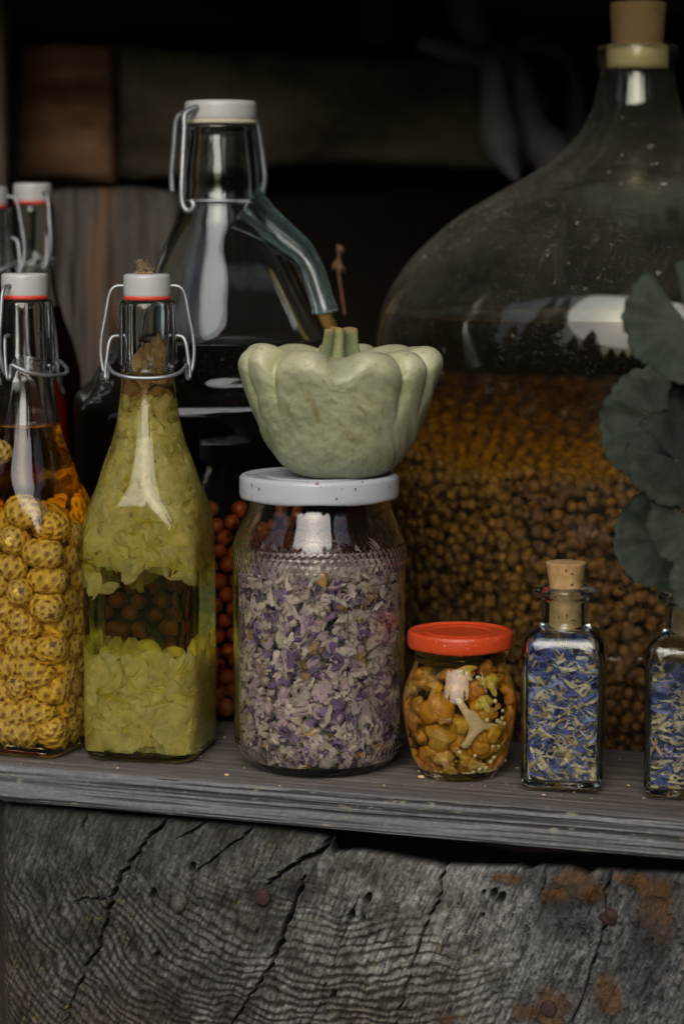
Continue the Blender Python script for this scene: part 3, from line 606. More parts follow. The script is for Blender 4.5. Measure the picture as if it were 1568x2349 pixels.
def facing(ph, g, tilt):                      # rotations that lie along the wall, tilted at random
    n = len(ph); N = np.stack([np.cos(ph), np.sin(ph), 0 * ph], 1) + g.normal(size=(n, 3)) * tilt
    return np.stack([frame(N[i], g.uniform(0, 6.28)) for i in range(n)])
g = np.random.default_rng(5); inB = inner(SW, .0036)
def soaked(n, z0, z1, L, W, g, depth, pal, tilt=.25, ragged=0.0):
    P, ph = near_wall(n, z0, z1, inB, g, depth); P[:, 2] = z0 + (P[:, 2] - z0) * (1 - ragged * vn(ph * 1.4 + 3, ph * 0, 7)); P[:, 2] = np.where(ragged < 0, z1 - (z1 - P[:, 2]) * (1 + ragged * vn(ph * 1.9, ph * 0, 9)), P[:, 2])
    t = g.random(n); c = lerp(pal[0], pal[1], t); return flakes(n, P, facing(ph, g, tilt), L, W, .38, c, g, 5, 6, .6, .012)
pal = [(.93, .82, .24), (.96, .89, .38)]; fil = [(.82, .66, .03), (.90, .78, .12)]
parts = [soaked(800, .009, .060, (.013, .022), (.009, .015), g, .012, pal, .12, .30), soaked(110, .010, .054, (.010, .018), (.0012, .0019), g, .0012, fil, .12),
         soaked(900, .116, .165, (.013, .022), (.008, .014), g, .012, pal, .14), soaked(170, .108, .165, (.010, .018), (.0012, .0019), g, .0012, fil, .12), soaked(260, .162, .203, (.008, .013), (.005, .008), g, .010, pal, .4),
         soaked(40, .098, .116, (.013, .02), (.005, .010), g, .006, pal, .25), soaked(50, .050, .060, (.012, .016), (.007, .011), g, .010, pal, .2)]
VF, C = fjoin(*parts); VF = (clampin(VF[0], inner(SW, .0026), .0055, .26), VF[1]); o = obj('soaked_petals', VF, M['soaked'], col=C, loc=bB.location, rot=(0, 0, bB.rotation_euler.z)); o['kind'] = 'stuff'; o['label'] = 'pale yellow soaked petals and stamens inside the second swing-top bottle'
for zz_ in ([(.008, .020), (.011, .024), (.036, .023), (.043, .014)], [(.118, .010), (.126, .022), (.140, .022), (.165, .017), (.19, .009)]):
    V, Fs = lathe(fine([(a, b, b * .6) for a, b in zz_], .003), 60); V[:, :2] *= (.9 + .25 * fbm(V[:, 0] * 160 + 9, V[:, 1] * 160 + V[:, 2] * 140, 3))[:, None]; cc = lerp(pal[0], pal[1], fbm(V[:, 0] * 500, V[:, 2] * 400 + V[:, 1] * 300, 6))
    o = obj('soaked_petals', (V, Fs), M['soaked'], col=cc, loc=bB.location, rot=(0, 0, bB.rotation_euler.z)); o['kind'] = 'stuff'; o['label'] = 'packed petals in the middle of the second swing-top bottle'
P, ph = near_wall(46, .197, .236, inner(SW, .0062), g, .006)
VF, C = fjoin(flakes(46, P, facing(ph, g, .5), (.009, .014), (.005, .009), .8, lerp((.50, .28, .10), (.75, .50, .22), g.random(46)), g, 4, 5))
VF = (clampin(VF[0], inner(SW, .0054), .01, .25), VF[1]); o = obj('brown_petals', VF, M['soaked'], col=C, loc=bB.location); o['kind'] = 'stuff'; o['label'] = 'brown wilted petals stuck in the neck of the second swing-top bottle'
g = np.random.default_rng(6); bits = [tube(curve([(g.uniform(-.006, .002), g.uniform(-.007, .0), .2742), (g.uniform(-.006, .004), g.uniform(-.006, .0), .2742 + g.uniform(.003, .008)), (g.uniform(-.004, .006), g.uniform(-.006, .0), .2742 + g.uniform(0, .003))], 6), .00013, 5) for _ in range(16)]
for x, y in ((.0035, -.006), (.005, -.005), (.0045, -.0065), (-.004, -.005), (.0015, -.008), (-.001, -.0075)):
    V, Fs = lump(.0011, .001, .0008, x * 1e3, .4, 1); bits.append((V + [x, y, .2745], Fs))
o = obj('dry_debris', join(bits), M['lichen'], loc=bB.location); o['kind'] = 'stuff'; o['label'] = 'dry fibres and crumbs on the white stopper of the petal bottle'

# ------------------------------------------------------------------ big jug with glass handle and dark red liquid
cH = on_z(497, 1668, -.002) + FH * .092; kH = proj(cH)[2] / F
zH = lambda v: height(cH, v) + .002
PH = [(.0015, .045, .03), (0, .070, .035), (.004, .086, .040), (.012, .0918, .042), (.10, .0922, .042), (.184, .0922, .042), (.1915, .0916, .043), (.1965, .0893, .048), (.2000, .0862, .056), (zH(868), 300 * kH * .96, .068)] + [(zH(v), hw * kH, hw * kH) for v, hw in ((850, 284), (785, 238), (700, 193), (600, 146), (520, 110), (480, 97), (455, 89), (440, 86), (400, 85), (360, 81), (310, 75))] + [(zH(303), 76 * kH, .03), (zH(291), 78 * kH, .03), (zH(287), 75 * kH, .03), (zH(286), 70 * kH, .03)]
jug = thing('glass_jug', 'big clear swing-top jug with curved glass handle and dark red liquid', 'jug', (cH[0], cH[1], -.002))
lvH = zH(785); obj('glass_body', body(PH, .0032, zH(287), lvH, n=160, tin=lambda q: np.interp(q, [.2, .33], [.0032, .0045])), M['aqua'], jug, rot=(0, 0, TH + rad(9)))
obj('liquid', fill(PH, .0030, .006, lvH - .0003), M['wine'], jug, rot=(0, 0, TH + rad(9)))
cp = lathe(fine([(zH(275), 70 * kH), (zH(274.5), 78 * kH), (zH(270), 79.5 * kH), (zH(240), 80 * kH), (zH(234), 77 * kH), (zH(232), 70 * kH), (zH(232), 40 * kH)], .001), 64)
hgH = TH + rad(53); ch, sh_ = math.cos(hgH), math.sin(hgH)
cap = drilled(cp[0], cp[1], .0042, zH(250), M['porcelain'], jug, 'stopper'); cap.rotation_euler = (0, 0, hgH)
obj('rubber_ring', lathe(fine([(zH(286), 60 * kH), (zH(285.5), 80 * kH), (zH(281), 81.5 * kH), (zH(276), 80 * kH), (zH(275.5), 60 * kH)], .001), 64), M['rubber_pale'], jug)
def rel(u, v, off=0.0):                       # a point of the jug seen at (u, v), off metres nearer than its axis
    return at_d(u, v, proj((cH[0], cH[1], zH(v)))[2] - off) - np.array([cH[0], cH[1], -.002])
hin = lambda s, z: np.array([ch * s, sh_ * s, z])
f1 = [hin(-.012, zH(250)), hin(-.0215, zH(250)), hin(-.0245, zH(251.5)), rel(425, 262, .022), rel(423, 300, .024), rel(419, 380, .027), rel(417, 440, .029), rel(420, 470, .030), rel(430, 484, .031), rel(441, 480, .032), rel(444, 468, .032), rel(438, 461, .031)]
b1 = [hin(.012, zH(250)), hin(.0225, zH(250)), rel(585, 272, -.022), rel(598, 330, -.022), rel(606, 395, -.022), rel(606, 420, -.022), rel(600, 447, -.022)]
l1 = [rel(414, 262, -.016), rel(404, 280, -.017), rel(399, 340, -.018), rel(394, 400, -.019), rel(396, 440, -.019)]
obj('bail_wire', join([tube(curve(f1, 6), .0020, 10), tube(curve(b1, 6), .0020, 10), tube(curve([hin(-.0125, zH(250)), hin(0, zH(250)), hin(.0125, zH(250))], 3), .0020, 10), tube(curve(l1, 6), .0019, 10), tube(curve([l1[0], rel(425, 256, -.014), rel(440, 254, -.012)], 5), .0016, 10)]), M['wire'], jug)
rr = 88 * kH + .0012; obj('collar_wire', tube(curve([(rr * math.cos(a), rr * math.sin(a), zH(462)) for a in np.linspace(0, 2 * math.pi, 25)], 3), .0012, 8), M['wire'], jug)
hd = curve([rel(560, 478, .012), rel(600, 508, .012), rel(650, 548, .014), rel(690, 580, .016), rel(716, 622, .018), rel(732, 670, .020), rel(743, 706, .022), rel(745, 716, .022)], 8)
rH = np.interp(np.linspace(0, 1, len(hd)), [0, .15, .5, .8, .93, 1], [.0165, .0118, .0080, .0076, .0088, .0070])
obj('handle', tube(hd, rH, 24), M['handle'], jug)

# orange berries against the jug wall
bm0 = ico(2)
def berry_mesh(seed, col, dark, wr):
    V, Fs = bm0; n = fbm(V[:, 0] * 2.2 + seed * 3, V[:, 1] * 2.2 + V[:, 2] * 1.7, seed, 3); r = 1 + wr * (n - .5)
    C = lerp(col, dark, sstep(.45, .75, n) * .6); ax = np.array([.3, -.75, .6]); ax /= np.linalg.norm(ax); s = V @ ax
    C = lerp(C, (.03, .015, .01), sstep(.86, .95, s)); r = r - .12 * sstep(.84, .97, s)
    me = mesh('berry', V * r[:, None], Fs, C); me.materials.append(M['rowan' if wr < .2 else 'berry']); return me
rown = [berry_mesh(s, (.48, .17, .025), (.36, .11, .015), .08) for s in range(3)]; g = np.random.default_rng(31)
d = .0050
for iz in range(16):
    for ix in range(14):
        x = cH[0] - .066 + (ix + .5 * (iz % 2)) * .0102 + g.normal() * .0009; z = .0105 + iz * .0086 + g.normal() * .0009
        if z > .138 - .012 * g.random(): continue
        o = bpy.data.objects.new('rowan_berry', rown[(ix + iz) % 3]); COL.objects.link(o); s = d * g.uniform(.9, 1.06); o.scale = (s, s, s); o.rotation_euler = tuple(g.uniform(0, 6, 3))
        lx = x - cH[0]; ax_ = .0920 - .0036 - s; ang = -math.pi / 2 + TH + lx / .0853 * 1.0; rr_ = float(rsq(np.array([ang - TH - rad(9)]), ax_, .035)[0]) - abs(g.normal()) * .0010; o.location = (cH[0] + rr_ * math.cos(ang), cH[1] + rr_ * math.sin(ang), z); tag(o, 'round orange berry pressed against the wall of the dark red jug', 'berry', 'orange berries in the jug')

# ------------------------------------------------------------------ big carboy of berries
YD = .41
cD = on_y(1442, 1400, YD); kD = proj(cD)[2] / F; ZB = -.05; zD = lambda v: height(cD, v) - ZB
PD = [(.003, .06), (0, .110), (.004, .128), (.015, .145), (.035, .1570)] + [(zD(v), hw * kD) for v, hw in ((1500, 562), (1300, 568), (1100, 574), (900, 580), (800, 581), (750, 577), (700, 564), (650, 541), (600, 508), (550, 460), (500, 400), (450, 322), (400, 237), (350, 168), (300, 124), (250, 100), (210, 90), (175, 84), (158, 84), (150, 89), (112, 89), (107, 88))] + [(zD(105), 85 * kD), (zD(104.5), 78 * kD)]
demi = thing('carboy', 'huge dusty corked glass carboy half full of brown berries', 'carboy', (cD[0], cD[1], ZB))
lvD = zD(722); obj('glass_body', body(PD, .0045, zD(104.5), lvD, n=160, step=.002), M['demi'], demi)
obj('liquid', fill(PD, .0045, .008, lvD - .0005, 96), M['brown'], demi)
ck = lathe(fine([(zD(158), 64 * kD), (zD(157), 68 * kD), (zD(106), 68 * kD)], .003), 48); obj('cork', ck, M['cork_pale'], demi)['label'] = 'pale lower end of the cork inside the neck'
ck = lathe(fine([(zD(105.5), 56 * kD), (zD(102), 57 * kD), (zD(10), 62 * kD), (zD(7), 61 * kD), (zD(6.5), 50 * kD)], .003), 48); obj('cork', ck, M['cork_dark'], demi)['label'] = 'dark brown cork head standing above the rim'
g = np.random.default_rng(41); inD = inner(PD, .0047); rb = .0041; PB = []
toc = math.atan2(-FH[1], -FH[0])              # towards the camera
nz = 0; z = .012
while z < .250:
    R = inD(np.array([z]))[0][0] - rb * 1.05; na = int(2 * math.pi * R / (rb * 2.02))
    for lay in range(2):
        off_ = g.random()
        for q in range(na):
            a = (q + off_ + .0) / na * 2 * math.pi + g.normal() * .011
            da = (a - toc + math.pi) % (2 * math.pi) - math.pi
            if abs(da) > 1.75: continue
            r_ = R - lay * rb * 1.5 - abs(g.normal()) * .0022; x, y = r_ * math.cos(a), r_ * math.sin(a)
            top = .186 + .014 * fbm(x * 25 + 9, y * 25, 3)
            if z + g.normal() * .002 < top: PB.append((x, y, z + g.normal() * .0024 + .004 * (vn(x * 30, y * 30, 4) - .5)))
    z += rb * 1.72; nz += 1
for x in np.arange(-.165, .165, rb * 1.95):
    for y in np.arange(-.165, .165, rb * 1.8):
        if math.hypot(x, y) > .160: continue
        dp = x * FH[0] + y * FH[1]; top = .186 + .014 * fbm(x * 25 + 9, y * 25, 3) + .045 * sstep(-.13, .14, dp)
        for l in range(2): PB.append((x + g.normal() * .001, y + g.normal() * .001, top - l * rb * 1.5 + g.normal() * .0015))
PB = np.array(PB)
scr = np.array([proj(cD * [1, 1, 0] + [0, 0, ZB] + p) for p in PB]); vis = (scr[:, 0] > 935) & (scr[:, 0] < 1500) & (scr[:, 1] > 1080) & (scr[:, 1] < 1690)
for (u0, u1, v0, v1) in ((925, 1190, 1430, 1800), (1240, 1370, 1285, 1440), (1205, 1400, 1440, 1830)): vis &= ~((scr[:, 0] > u0) & (scr[:, 0] < u1) & (scr[:, 1] > v0) & (scr[:, 1] < v1))
idx = np.where(vis)[0]; idx = idx[np.argsort(scr[idx, 2])][:300]; rest = np.setdiff1d(np.arange(len(PB)), idx)
bms = [berry_mesh(10 + s, c1, c2, .22 if s != 3 else .4) for s, (c1, c2) in enumerate([((.27, .12, .03), (.11, .045, .014)), ((.33, .15, .03), (.13, .05, .014)), ((.22, .11, .045), (.08, .04, .02)), ((.27, .13, .045), (.09, .045, .02))])]
for i in idx:
    o = bpy.data.objects.new('brown_berry', bms[int(g.integers(0, 4))]); COL.objects.link(o); s = rb * g.uniform(.9, 1.12); o.scale = (s, s * g.uniform(.9, 1), s * g.uniform(.88, 1)); o.rotation_euler = tuple(g.uniform(0, 6, 3))
    o.location = (cD[0] + PB[i, 0], cD[1] + PB[i, 1], ZB + PB[i, 2]); tag(o, 'small round brown berry lying against the wall of the big carboy', 'berry', 'brown berries in the carboy')
V1, F1 = ico(1); n = len(rest); R = rots(n, g); Q = np.einsum('nij,kj->nki', R, V1) * (rb * g.uniform(.88, 1.12, n))[:, None, None] * (1 + .10 * g.normal(size=(n, len(V1), 1))) + PB[rest][:, None]
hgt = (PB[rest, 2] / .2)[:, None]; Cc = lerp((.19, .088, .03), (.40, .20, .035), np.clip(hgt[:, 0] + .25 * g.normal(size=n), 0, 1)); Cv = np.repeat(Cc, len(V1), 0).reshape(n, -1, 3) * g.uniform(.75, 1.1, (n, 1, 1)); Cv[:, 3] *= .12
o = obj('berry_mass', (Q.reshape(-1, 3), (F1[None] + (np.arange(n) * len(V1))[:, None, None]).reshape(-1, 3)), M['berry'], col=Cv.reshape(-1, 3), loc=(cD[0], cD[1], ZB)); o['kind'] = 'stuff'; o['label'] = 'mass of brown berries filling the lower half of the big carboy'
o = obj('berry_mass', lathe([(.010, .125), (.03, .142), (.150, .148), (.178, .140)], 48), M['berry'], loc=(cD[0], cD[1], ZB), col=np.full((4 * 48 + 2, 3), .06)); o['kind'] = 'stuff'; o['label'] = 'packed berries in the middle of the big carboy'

# ------------------------------------------------------------------ jar of dried lilac petals
cC, kC = stand(731, 1785, 152); zC = lambda v: height(cC, v)
TC = zC(1086)                                  # lid top
PC = [(.002, .020), (.0, .0335), (0, 148 * kC), (.0012, 156 * kC), (.0045, 172 * kC), (.010, 187 * kC), (.0165, 193.5 * kC), (.025, 195.5 * kC), (zC(1300), 196 * kC), (zC(1262), 195.5 * kC), (zC(1235), 192.5 * kC), (zC(1212), 184 * kC), (zC(1190), 174 * kC), (zC(1172), 166 * kC), (zC(1160), 162 * kC), (zC(1150), 161 * kC), (zC(1100), 158 * kC), (TC - .002, 157 * kC), (TC - .0014, 154 * kC)]
def hexes(ph, z, r):
    Rm = 196 * kC; n = 74; cw = 2 * math.pi * Rm / n; rowh = cw * .866; out = r.copy()
    for z0, rows in ((zC(1290) + .0012, 3), (.0125, 1)):
        if z < z0 - cw * .7 or z > z0 + rowh * (rows - 1) + cw * .7: continue
        d1 = np.full(ph.shape, 9.); d2 = np.full(ph.shape, 9.)
        for k in range(rows):
            off = .5 * (k % 2); s = ph / (2 * math.pi) * n - off
            for e in (-1, 0, 1):
                f = (s - np.round(s) + e) * cw; d = np.hypot(f, z - z0 - k * rowh); n1 = np.minimum(d1, d); d2 = np.minimum(np.maximum(d1, d), d2); d1 = n1
        edge = np.where(d2 < cw * 1.3, (d2 - d1) * .55, cw * .5 - d1 + .0); edge = np.minimum(edge, np.maximum(cw * .56 - d1, 0) + .0)
        inside = d1 < cw * .60
        out = out + -.0 + .00060 * np.exp(-((edge - .0002) / .00034) ** 2) * inside
    return out
jar = thing('petal_jar', 'large glass jar of dried lilac petals with dented white metal lid', 'jar', (cC[0], cC[1], 0), TH)
o = obj('glass_body', body(PC, .0026, TC - .0014, None, .0062, n=592, mod=hexes, step=.00062), M['jar'], jar)
def lid(name, z0, z1, R, m, parent, lugs, n=192, rim=.0):
    def md(ph, z, r):
        return r * (1 - .014 * (.5 + .5 * np.cos(lugs * ph)) ** 2 * sstep(z0 + .0035, z0, np.array(z)))
    prof = fine([(z0 + .0006, R * .955), (z0, R * .975), (z0 + .0005, R * .992), (z0 + .0015, R), (z1 - .0032, R * 1.0), (z1 - .0014, R * .992), (z1 - .0003, R * .965), (z1, R * .93), (z1 - .0004, R * .90), (z1 - .0012, R * .885), (z1 - .0013, R * .85), (z1 - .0013, R * .66), (z1 - .0006, R * .645), (z1 - .0006, R * .62), (z1 - .0013, R * .605), (z1 - .0014, R * .3)], .0006)
    V, Fs = lathe(prof, n, False, True, md)
    ph = np.arctan2(V[:, 1], V[:, 0]); V[:, 2] -= .0007 * (.5 + .5 * np.cos(lugs * ph)) * sstep(z0 + .0045, z0, V[:, 2])
    return obj(name, (V, Fs), m, parent)
ld = lid('lid', zC(1140), TC, 180 * kC, M['whitelid'], jar, 6)
def strokes(ps, m, z, wdt):                    # flat print: thin ribbons on the lid
    parts = []
    for P in ps:
        P = curve([(x, y, z) for x, y in P], 6); parts.append(tube(P, wdt, 6, True, .12))
    return parts
g = np.random.default_rng(8); red, green = [], []
for k in range(9):                             # garland of sprigs round the lid print
    a = rad(168 + k * 20); x, y = .0345 * math.cos(a), .0345 * math.sin(a)
    for q in range(4):
        b = a + rad(90) + g.normal() * .5; L = g.uniform(.003, .006); green.append([(x, y), (x + L * .5 * math.cos(b), y + L * .5 * math.sin(b) + .0005), (x + L * math.cos(b), y + L * math.sin(b))])
for k in range(13):
    a = rad(190 + k * 7); x, y = .0395 * math.cos(a), .0395 * math.sin(a); red.append([(x, y), (x + .0008, y + .0016), (x + .0016, y - .0002), (x + .0022, y + .001), (x + .0030, y)])
zt = TC - .0013
obj('lid_print', join(strokes(red, None, zt, .00028)), M['print_red'], ld)['label'] = 'red cursive print on the lid'
obj('lid_print', join(strokes(green, None, zt, .00045)), M['print_green'], ld)['label'] = 'green sprig print on the lid'
g = np.random.default_rng(12); wC = inner(PC, .0030); zt0 = zC(1302)
def lil(n, L, W, curl, pal, depth=.012, crump=.075, top=None, z0=.0068):
    P, ph = near_wall(n, z0, (top or zt0), wC, g, depth)
    t = g.random(n); c = pal[0] + (np.array(pal[1]) - pal[0]) * t[:, None]; c = c * g.uniform(.7, 1.15, (n, 1))
    return flakes(n, P, facing(ph, g, 1.0), L, W, curl, c, g, 5, 5, .6, crump)
A = lambda *c: np.array(c)
parts = [lil(2300, (.0045, .0085), (.0034, .0062), 1.5, (A(.74, .60, .53), A(.90, .78, .63))), lil(1300, (.0042, .008), (.003, .0054), 1.5, (A(.58, .42, .46), A(.76, .58, .55))), lil(1000, (.004, .0075), (.0026, .0048), 1.5, (A(.16, .08, .22), A(.36, .23, .42))),
         lil(600, (.0045, .008), (.0034, .006), 1.4, (A(.72, .63, .46), A(.84, .75, .58))), lil(70, (.006, .011), (.004, .006), .9, (A(.52, .30, .08), A(.62, .38, .14)), .004), lil(320, (.008, .014), (.0008, .0014), .4, (A(.20, .13, .25), A(.32, .24, .34)), .006, .02), lil(60, (.008, .013), (.0007, .001), .3, (A(.10, .07, .05), A(.2, .13, .08)), .004, .02)]
n = 420; r_ = .040 * np.sqrt(g.random(n)); a_ = g.uniform(0, 6.28, n); P = np.stack([r_ * np.cos(a_), r_ * np.sin(a_), zt0 - .004 + .004 * g.random(n) + .003 * (vn(a_ * 2, r_ * 99, 3) - .5)], 1)
parts.append(flakes(n, P, rots(n, g), (.005, .009), (.004, .007), 1.1, lerp((.56, .44, .48), (.78, .68, .6), g.random(n)), g, 5, 5, .6, .07))
VF, C = fjoin(*parts); V = clampin(VF[0], wC, .0064, .2)
o = obj('petal_fill', (V, VF[1]), M['petal'], col=C, loc=jar.location); o['kind'] = 'stuff'; o['label'] = 'dried lilac petals filling the white-lidded jar'
o = obj('petal_fill', lathe([(.008, .034), (.012, .0355), (zt0 - .012, .0355), (zt0 - .006, .030)], 48), M['petal'], loc=jar.location, col=np.full((4 * 48 + 2, 3), (.05, .035, .045))); o['kind'] = 'stuff'; o['label'] = 'dark core added as shade behind the petals of the white-lidded jar'  # near-black core paints the shade in gaps between petals
def wallpt(c, u, v, r):                        # where the sight line first meets an upright round wall of radius r about c
    q = ray(u, v); o_ = CAM[:2] - c[:2]; a = q[0] ** 2 + q[1] ** 2; b = o_[0] * q[0] + o_[1] * q[1]; cc = o_ @ o_ - r * r; ds = b * b - a * cc
    t = (-b - math.sqrt(max(ds, 0))) / a; return CAM + q * t
for (u, v, L, W, sp, col) in [(738, 1486, .0125, .006, .25, (.36, .20, .05)), (712, 1500, .008, .005, 1.0, (.40, .24, .08)), (706, 1545, .009, .007, .4, (.42, .25, .10))]:
    p = wallpt(cC, u, v, 196 * kC - .0042) - cC; VF = flakes(1, np.zeros((1, 3)), frame((p[0], p[1], .2), sp - 1.57)[None], (L, L), (W, W), .35, np.array([col]), g, 6, 7)
    tag(obj('brown_leaf', (VF[0], VF[1]), M['petal'], col=VF[2].reshape(-1, 3), loc=(cC[0] + p[0], cC[1] + p[1], p[2])), {738: 'curled brown leaf in the middle of the dried petals', 712: 'narrow brown leaf under the curled brown one in the petal jar', 706: 'pale brown leaf below the other brown leaves in the petal jar'}[u], 'leaf', 'brown leaves among the dried petals')

# ------------------------------------------------------------------ pattypan squash
def squash():
    n, mz = 360, 240; ph = np.arange(n) * 2 * math.pi / n; k = kC
    Rr = [(0, 0), (0, 60), (1, 84), (9, 106), (26, 130), (56, 155), (94, 175), (140, 193), (192, 213), (240, 230), (262, 226), (278, 210), (285, 184), (281, 156), (270, 128), (262, 100), (262, 70), (266, 40), (266, 0)]
    zz = np.array([q[0] for q in Rr], float); rr = np.array([q[1] for q in Rr], float); d = np.r_[0, np.cumsum(np.hypot(np.diff(zz), np.diff(rr)))]; t = np.linspace(0, d[-1], mz)
    P = np.array(fine([(z, r) for z, r in Rr], 3)); dd = np.r_[0, np.cumsum(np.hypot(np.diff(P[:, 0]), np.diff(P[:, 1])))]; t = np.linspace(0, dd[-1], mz); Z = np.interp(t, dd, P[:, 0]); R = np.interp(t, dd, P[:, 1])
    PH, TT = np.meshgrid(ph, np.linspace(0, 1, mz)); Zm = np.broadcast_to(Z[:, None], PH.shape).copy(); Rm = np.broadcast_to(R[:, None], PH.shape).copy()
    front = math.atan2(-FH[1], -FH[0])
    # valleys between lobes: angles from the front, to the right positive
    val = np.sort(np.array([-163, -128, -96, -66, -44, -1, 41, 63, 92, 122, 152, 178], float)); A_ = np.degrees((PH - front + math.pi) % (2 * math.pi) - math.pi) + 4 * (fbm(np.cos(PH) * 2 + 4, Zm / 60, 5) - .5)
    dv = np.full(PH.shape, 99.); wdt = np.full(PH.shape, 30.)
    vv = np.r_[val[-1] - 360, val, val[0] + 360]
    for a, b in zip(vv[:-1], vv[1:]):
        m = (A_ >= a) & (A_ < b); dv[m] = np.minimum(A_[m] - a, b - A_[m]); wdt[m] = (b - a) / 2
    x = np.clip(dv / wdt, 0, 1); soft = np.exp(-((A_ + 1) / 17.) ** 2); hard = np.sqrt(np.clip(1 - (1 - x) ** 2.2, 0, 1)); lobe = hard * (1 - soft) + (.5 - .5 * np.cos(math.pi * x)) * soft
    lobe = lobe * (.82 + .5 * (vn(np.floor(np.interp(A_, vv, np.arange(len(vv)))) * 3.3, 0 * A_, 5) - .3)); crease = np.exp(-(dv / 4.0) ** 2) * (1 - soft) * (.35 + .9 * vn(A_ / 14, Zm / 60, 6))
    lim = sstep(95 + 50 * vn(A_ / 30, 0 * A_, 8), 240, Zm) * sstep(60, 175, Rm); outer = sstep(120, 215, Rm)
    vdeep = np.interp(A_, [-180, -60, -44, -20, -1, 20, 41, 60, 180], [1, 1, 1.1, .6, .55, .6, 1, .9, 1])
    R2 = Rm * (1 + lim * vdeep * (.10 * lobe - .085 - .035 * crease)); Z2 = Zm + sstep(170, 262, Zm) * outer * (36 * lobe - 23) * np.interp(A_, [-180, -60, 0, 60, 180], [.8, 1.25, 1.1, 1, .7]) 
    bump = (fbm(np.cos(PH) * 5 + 9, np.sin(PH) * 5 + Zm / 40, 7, 3) - .5) * 11 * sstep(8, 60, Zm) + (fbm(np.cos(PH) * 14 + 9, np.sin(PH) * 14 + Zm / 14, 8, 3) - .5) * 3.2
    R2 = R2 + bump * sstep(20, 80, R2); tilt = .02
    X, Y = R2 * np.cos(PH), R2 * np.sin(PH); V = np.stack([X * k, Y * k, Z2 * k], -1).reshape(-1, 3)
    c = lerp((.27, .295, .18), (.36, .38, .26), fbm(np.cos(PH) * 3 + 7, np.sin(PH) * 3 + Zm / 70, 17)); c = lerp(c, (.40, .39, .19), .28 * sstep(.52, .72, fbm(np.cos(PH) * 5 + 3, np.sin(PH) * 5 + Zm / 45, 27)))
    c = lerp(c, (.33, .37, .17), .6 * crease * lim); c = lerp(c, (.55, .47, .12), .8 * sstep(110, 40, Rm) * sstep(240, 255, Zm)); c = lerp(c, (.60, .58, .38), .4 * lobe * sstep(215, 262, Zm))
    hx = np.radians(A_) * 210; hz = Zm                                  # scars, in flat coordinates of the front
    for (x0, z0, x1, z1, wd) in [(30, 178, 55, 160, 4), (40, 172, 62, 150, 3), (-14, 145, 10, 128, 3), (-5, 140, 45, 96, 5), (5, 122, 40, 88, 4), (-70, 198, -55, 150, 9), (-58, 165, -52, 140, 8), (-128, 170, -118, 140, 9), (80, 140, 96, 110, 2), (98, 165, 108, 140, 2), (20, 100, 40, 92, 3), (35, 75, 40, 62, 4), (36, 52, 42, 40, 4), (-20, 190, -10, 178, 3), (60, 190, 75, 178, 3), (-35, 232, -28, 226, 5)]:
        L2 = (x1 - x0) ** 2 + (z1 - z0) ** 2; tt = np.clip(((hx - x0) * (x1 - x0) + (hz - z0) * (z1 - z0)) / L2, 0, 1); q = np.hypot(hx - x0 - tt * (x1 - x0), hz - z0 - tt * (z1 - z0)) + 9 * (fbm(hx / 9, hz / 9, 37) - .5)
        c = lerp(c, (.20, .15, .035), .75 * sstep(wd * 1.3, wd * .1, q) * (.35 + .65 * fbm(hx / 3 + hz / 5, hz / 11 - hx / 12, 39, 3)))
    c = lerp(c, (.22, .20, .06), .3 * sstep(.70, .78, fbm(hx / 9 + 50, hz / 9, 47, 3)) * sstep(20, 60, Rm)); c = lerp(c, (.20, .20, .06), .7 * sstep(.77, .82, fbm(hx / 5 + 90, hz / 5, 57, 2)))
    Fq = grid(n, mz, True).tolist()
    return (V, Fq), c.reshape(-1, 3)
cJ = cC + RT * (778 - 731) * kC; zJ = TC - .0012
sq = thing('pattypan_squash', 'pale green scalloped pattypan squash sitting on the white jar lid', 'squash', (cJ[0], cJ[1], zJ))
VF, C = squash(); obj('skin', VF, M['squash'], sq, col=C)
n, k = 40, kC; ph = np.arange(n) * 2 * math.pi / n; rows, cs = [], []
for i, (z, r, dx) in enumerate([(255, 56, 0), (262, 50, 0), (272, 43, 0), (285, 38, 0), (300, 35, 1), (318, 33, 2), (330, 33, 2), (333, 31, 2), (333, 20, 2), (331, 8, 2)]):
    rg = 1 + .20 * np.cos(5 * ph + .4) + .05 * np.cos(11 * ph + z * .02) ; rows.append(np.stack([(r * rg * np.cos(ph) + dx) * k, (r * rg * np.sin(ph)) * k, np.full(n, z * k) + (2.5 * k * np.sin(3 * ph) if i > 5 else 0)], 1))
    q = .5 + .5 * np.cos(5 * ph + .4); cc = lerp((.06, .09, .03), (.24, .27, .11), q); cc = lerp(cc, (.30, .21, .07), np.full(n, .75 if i >= 6 else (.0 if i > 1 else .3))); cs.append(cc)
V = np.vstack(rows + [[[2 * k, 0, 331 * k]]]); Fq = grid(n, len(rows), True).tolist() + [[len(V) - 1, (len(rows) - 1) * n + j, (len(rows) - 1) * n + (j + 1) % n] for j in range(n)]
obj('stem', (V, Fq), M['stem'], sq, col=np.vstack(cs + [[[.25, .18, .06]]]))

